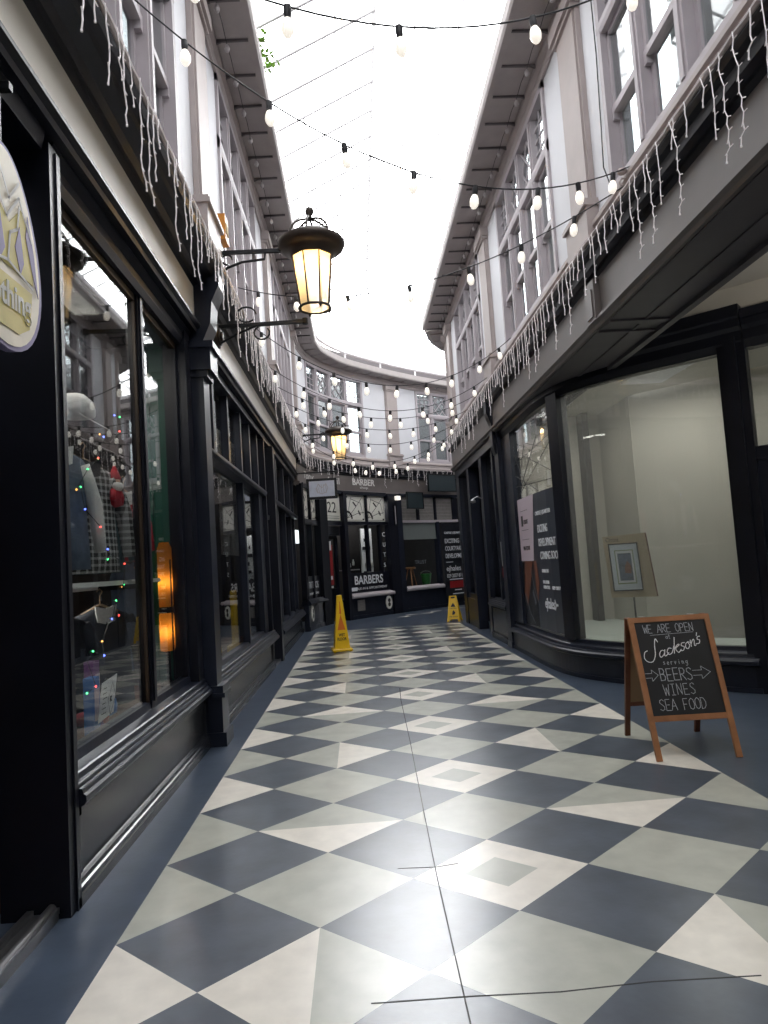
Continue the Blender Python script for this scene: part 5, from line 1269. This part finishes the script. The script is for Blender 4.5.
FS = [
 ('festoon string highest in the photo, nearest the camera, crossing the bright roof', (-1.2, 3.2, 4.78), (2.40, 4.0, 5.30), .60, [.15, .279, .444, .666, .85]),
 ('festoon string sagging from the upper left corner to the near right window', (-1.2, 4.08, 5.11), (2.40, 5.31, 4.59), .61, [.083, .221, .354, .489, .618, .761, .86, .953]),
 ('festoon string running from behind the large lantern to the hook on the right wall', (-1.2, 7.83, 4.79), (2.40, 5.34, 4.47), .44, [.07, .193, .348, .516, .662, .782, .893]),
 ('festoon string whose bulbs hang just below the curved eaves', (-1.2, 8.26, 4.56), (2.40, 9.72, 4.64), .76, [.05, .171, .286, .401, .515, .629, .735, .856, .943]),
 ('second festoon string below the curved eaves, crossing the far windows', (-1.2, 9.71, 4.47), (2.40, 11.27, 4.53), .66, [.048, .155, .255, .372, .509, .654, .792, .91]),
 ('third festoon string below the curved eaves, crossing the far windows', (-1.2, 10.56, 4.40), (2.40, 12.23, 4.48), .53, [.129, .22, .302, .432, .57, .705, .838]),
 ('festoon string crossing just above the far small lantern', (-1.2, 11.59, 4.40), (2.40, 13.14, 4.42), .50, [.08, .179, .295, .413, .529, .656, .777, .9]),
 ('festoon string crossing level with the far small lantern', (-1.2, 12.64, 4.40), (2.40, 13.9, 4.40), .60, [.1, .191, .312, .424, .544, .661, .796, .9]),
 ('second lowest festoon string, in front of the far window sills', (-1.2, 13.6, 4.40), (2.40, 14.86, 4.40), .80, [.12, .23, .34, .451, .579, .7, .787, .885]),
 ('lowest and farthest festoon string, just above the far cornice', (-1.2, 14.6, 4.40), (2.40, 15.4, 4.40), .82, [.1, .22, .344, .413, .495, .6, .672, .8, .899]),
]
for a in FS: festoon(*a)
# cable with small globe bulbs under both eaves
for path, s0, lab in ((LW, 4.0, 'row of small clear bulbs strung under the left eaves'), (RW, 4.0, 'row of small clear bulbs strung under the right eaves')):
    root = thing('eaves_light_string', lab, 'string lights', path.at(s0, .3, ZE-.08))
    m = MB(); m.tube([path.at(s0 + .26*k, .20, ZE-.055 - (.03 if k % 2 else 0)) for k in range(48)], .004, 4); m.build('cable', 'cable_black', root)
    for k in range(23):
        m = MB(); m.smooth = True; m.lathe([(.008, .0), (.02, -.02), (.03, -.05), (.02, -.08), (.004, -.09)], path.at(s0+.26+.52*k, .20, ZE-.085), 8); m.build('bulb', 'eaves_bulb', root)

# ------------------------------------------------------------------ icicle lights
def drop_mesh(i, L):
    rnd = random.Random(i*13+5); m = MB(); pts = [V3((0, 0, .0))]; z = 0; y = 0; x = .0
    while z > -L:
        z -= .045; y += rnd.uniform(-.017, .017); x = rnd.uniform(-.004, .004); pts.append(V3((x, y, z)))
    if i % 3 == 0: pts += [pts[-1] + V3((0, .035, -.015)), pts[-1] + V3((0, .045, -.06))]
    m.tube(pts, .0042, 4)
    for k in range(1, len(pts)-1):
        if k % 1 == 0:
            sg = 1 if (k + i) % 2 else -1
            if rnd.random() < .75: m.tube([pts[k], pts[k] + V3((.006, sg*.025, .004 if k % 3 else -.012))], .0036, 4)
    m.tube([pts[-1], pts[-1] - V3((0, 0, .012))], .006, 5)
    return m
def icicles(label, path, nose, a, b, n, lens, dz=0):
    root = thing('icicle_light_string', label, 'string lights', path.at((a+b)/2, nose, ZC))
    O = V3(root.location)
    m = MB(); ss = [a + (b-a)*k/120 for k in range(121)]; rnd = random.Random(n)
    m.tube([path.at(s_, nose+.012, ZC-.005 + rnd.uniform(-.012, .012)) for s_ in ss], .006, 4)
    m.tube([path.at(s_, nose-.01, ZC+.012 + rnd.uniform(-.008, .012)) for s_ in ss], .005, 4); m.build('cable', 'wire_white', root)
    protos = []
    for i in range(9): 
        o = drop_mesh(i, lens[i]).build('drop', 'wire_white'); o.parent = root; protos.append(o)
    used = [False]*9
    for k in range(n):
        t = (k+.5)/n; s_ = a + (b-a)*t + rnd.uniform(-.4, .4)*(b-a)/n
        i = rnd.randrange(9)
        if used[i]: o = protos[i].copy(); COL.objects.link(o); o.parent = root
        else: o = protos[i]; used[i] = True
        tg = path.tan(s_); o.location = path.at(s_, nose+.016 + rnd.uniform(0, .01), ZC-.012) - O
        o.rotation_euler = (0, 0, math.atan2(tg.y, tg.x) - PI/2 + (0 if path is not RW else 0))
    for i in range(9):
        if not used[i]: bpy.data.objects.remove(protos[i])
    return root
LN = [.14, .42, .25, .55, .18, .36, .48, .30, .22]
icicles('white icicle lights hanging along the left cornice', LW, .14, 2.9, 16.4, 98, LN)
icicles('white icicle lights hanging along the right cornice', RW, .15, 2.7, 16.2, 98, LN)
icicles('white icicle lights hanging along the curved far cornice', BC, .05, .2, 8.8, 62, [x*.9 for x in LN])

# ------------------------------------------------------------------ shell beyond view
m = MB(); m.box(-3.5, 7.9, -9.3, -9.1, 0, 4.3); m.build('wall_rear', 'black_paint', kind='structure')  # unseen closing wall, coloured dark to weaken its reflection in the far shops
m = MB(); m.box(-3.5, 7.9, -9.3, -9.1, 4.3, 8.2); m.build('wall_rear_upper', 'taupe', kind='structure')
m = MB(); m.box(-3.5, 7.9, -9.1, -2.6, 4.42, 4.5); m.build('ceiling_blocker', 'black_paint', kind='structure')  # unseen ceiling added to darken reflections from behind the camera
m = MB(); m.box(-3.5, 7.9, -2.75, -2.6, 4.5, 8.2); m.build('wall_blocker', 'white_plaster', kind='structure')  # unseen wall added above that ceiling, shuts off the rear roof light
m = MB(); m.box(-3.6, -3.3, -9.2, 17, 0, 7.2); m.build('wall_outer_left', 'interior_dark', kind='structure')
m = MB(); m.box(7.8, 8.0, -9.2, 17, 0, 7.2); m.build('wall_outer_right', 'greige_wall', kind='structure')
EP = Path([(6.3, 19.7), (6.75, 24.3)], -1, 0)
m = MB(); m.slab(EP, 0, EP.s[-1], -.2, 0, 0, 4.4); m.build('wall_end_blocker', 'black_paint', kind='structure')  # unseen wall added to stop sky light leaking in past the bend
m = MB(); m.slab(EP, 0, EP.s[-1], -.2, 0, 4.4, 8.3); m.build('wall_end_blocker_upper', 'white_plaster', kind='structure')  # upper part of the same added light-blocking wall
m = MB(); m.sweep(RC, .0, RC.s[-1], [(-.3, 0), (0, 0), (0, 3.7), (-.3, 3.7)], .3); m.build('wall_curve_lower', 'navy_paint', kind='structure')

# ------------------------------------------------------------------ added fill lamps that brighten the shop interiors
def fill_lamp(label, loc, w_, h_, energy, col, group=None):
    root = thing('fill_light', label, 'lamp', loc)  # housing and area light added where an interior was too dark
    m = MB(); x, y, z = loc; m.box(x-w_/2-.02, x+w_/2+.02, y-h_/2-.02, y+h_/2+.02, z+.02, z+.05); m.build('housing', 'white_paper', root)
    ld = bpy.data.lights.new('lamp', 'AREA'); ld.shape = 'RECTANGLE'; ld.size = w_; ld.size_y = h_; ld.energy = energy; ld.color = col
    lo = bpy.data.objects.new('lamp', ld); COL.objects.link(lo); lo.parent = root
fill_lamp('long added fill lamp hidden behind the head of the near left display window', (-2.0, 4.6, 3.60), .2, 1.6, 24, (1, .93, .84))
fill_lamp('slim added fill lamp under the pale display shelf of the clothes shop', (-1.98, 4.55, 1.42), .04, 1.3, 6, (1, .95, .88))  # added to light the goods in the shelf's shade
fill_lamp('added fill lamp inside the second left shop window', (-2.0, 8.6, 3.60), .2, 1.6, 16, (1, .93, .84))
fill_lamp('added fill lamp inside the curved window, behind its dark head', (3.75, 8.1, 3.56), .5, .9, 31, (1, .98, .93))
bl = BC.at(4.45, -.6, 3.35)
fill_lamp('added fill lamp inside the barber shop', (bl.x, bl.y, bl.z), .5, .3, 26, (1, .98, .96))
fill_lamp('added fill lamp inside the poster window', (2.95, 9.8, 3.55), .3, .8, 12, (1, .97, .9))
pr = thing('pendant_lamp', 'added globe lamp brightening the open lobby at the right', 'lamp', (5.2, 4.0, 3.4))
m = MB(); m.smooth = True; m.lathe([(.02, -.12), (.09, -.09), (.12, 0), (.09, .09), (.02, .12)], (5.2, 4.0, 3.4), 16); m.build('globe', 'lamp_glass', pr)
m = MB(); m.tube([(5.2, 4.0, 3.52), (5.2, 4.0, 4.08)], .01, 6); m.build('cord', 'cable_black', pr)
ld = bpy.data.lights.new('lamp', 'POINT'); ld.energy = 330; ld.color = (1, .97, .9); ld.shadow_soft_size = .06  # added light for the lobby ceiling and walls
lo = bpy.data.objects.new('lamp', ld); COL.objects.link(lo); lo.parent = pr
# ------------------------------------------------------------------ sky
w = bpy.data.worlds.new('World'); SC.world = w; w.use_nodes = True
nt = w.node_tree; nt.nodes.clear()
out = nt.nodes.new('ShaderNodeOutputWorld'); bg = nt.nodes.new('ShaderNodeBackground')
tc = nt.nodes.new('ShaderNodeTexCoord'); dot = nt.nodes.new('ShaderNodeVectorMath'); dot.operation = 'DOT_PRODUCT'
nrm = nt.nodes.new('ShaderNodeVectorMath'); nrm.operation = 'NORMALIZE'
az, el = math.radians(8.5), math.radians(27)
dot.inputs[1].default_value = (math.sin(az)*math.cos(el), math.cos(az)*math.cos(el), math.sin(el))
nt.links.new(tc.outputs['Generated'], nrm.inputs[0]); nt.links.new(nrm.outputs[0], dot.inputs[0])
mx = nt.nodes.new('ShaderNodeMath'); mx.operation = 'MAXIMUM'; mx.inputs[1].default_value = 0; nt.links.new(dot.outputs['Value'], mx.inputs[0])
p1 = nt.nodes.new('ShaderNodeMath'); p1.operation = 'POWER'; p1.inputs[1].default_value = 60; nt.links.new(mx.outputs[0], p1.inputs[0])
p2 = nt.nodes.new('ShaderNodeMath'); p2.operation = 'POWER'; p2.inputs[1].default_value = 5; nt.links.new(mx.outputs[0], p2.inputs[0])
a1 = nt.nodes.new('ShaderNodeMath'); a1.operation = 'MULTIPLY_ADD'; a1.inputs[1].default_value = 44.0; nt.links.new(p1.outputs[0], a1.inputs[0])
a2 = nt.nodes.new('ShaderNodeMath'); a2.operation = 'MULTIPLY_ADD'; a2.inputs[1].default_value = 1.5; a2.inputs[2].default_value = 3.4; nt.links.new(p2.outputs[0], a2.inputs[0])
nt.links.new(a2.outputs[0], a1.inputs[2])
bg.inputs['Color'].default_value = (0.97, 0.985, 1.0, 1)
nt.links.new(a1.outputs[0], bg.inputs['Strength']); nt.links.new(bg.outputs[0], out.inputs['Surface'])

# ------------------------------------------------------------------ camera
yaw, pit, rol = .0413, .0743, -.0643
cy, sy, cp_, sp = math.cos(yaw), math.sin(yaw), math.cos(pit), math.sin(pit)
f = V3((sy*cp_, cy*cp_, sp)); r = V3((cy, -sy, 0)); u = r.cross(f)
r2 = r*math.cos(rol) + u*math.sin(rol); u2 = -r*math.sin(rol) + u*math.cos(rol)
cam = bpy.data.cameras.new('Camera'); co = bpy.data.objects.new('Camera', cam); COL.objects.link(co)
cam.sensor_fit = 'VERTICAL'; cam.sensor_height = 36; cam.lens = 690*36/1024; cam.clip_start = .05
mw = Matrix((( r2.x, u2.x, -f.x, 0), (r2.y, u2.y, -f.y, 0), (r2.z, u2.z, -f.z, 1.5), (0, 0, 0, 1)))
co.matrix_world = mw
SC.camera = co
SC.view_settings.view_transform = 'Standard'; SC.view_settings.look = 'None'
SC.view_settings.gamma = 1; SC.view_settings.use_curve_mapping = False; SC.view_settings.exposure = 0.0
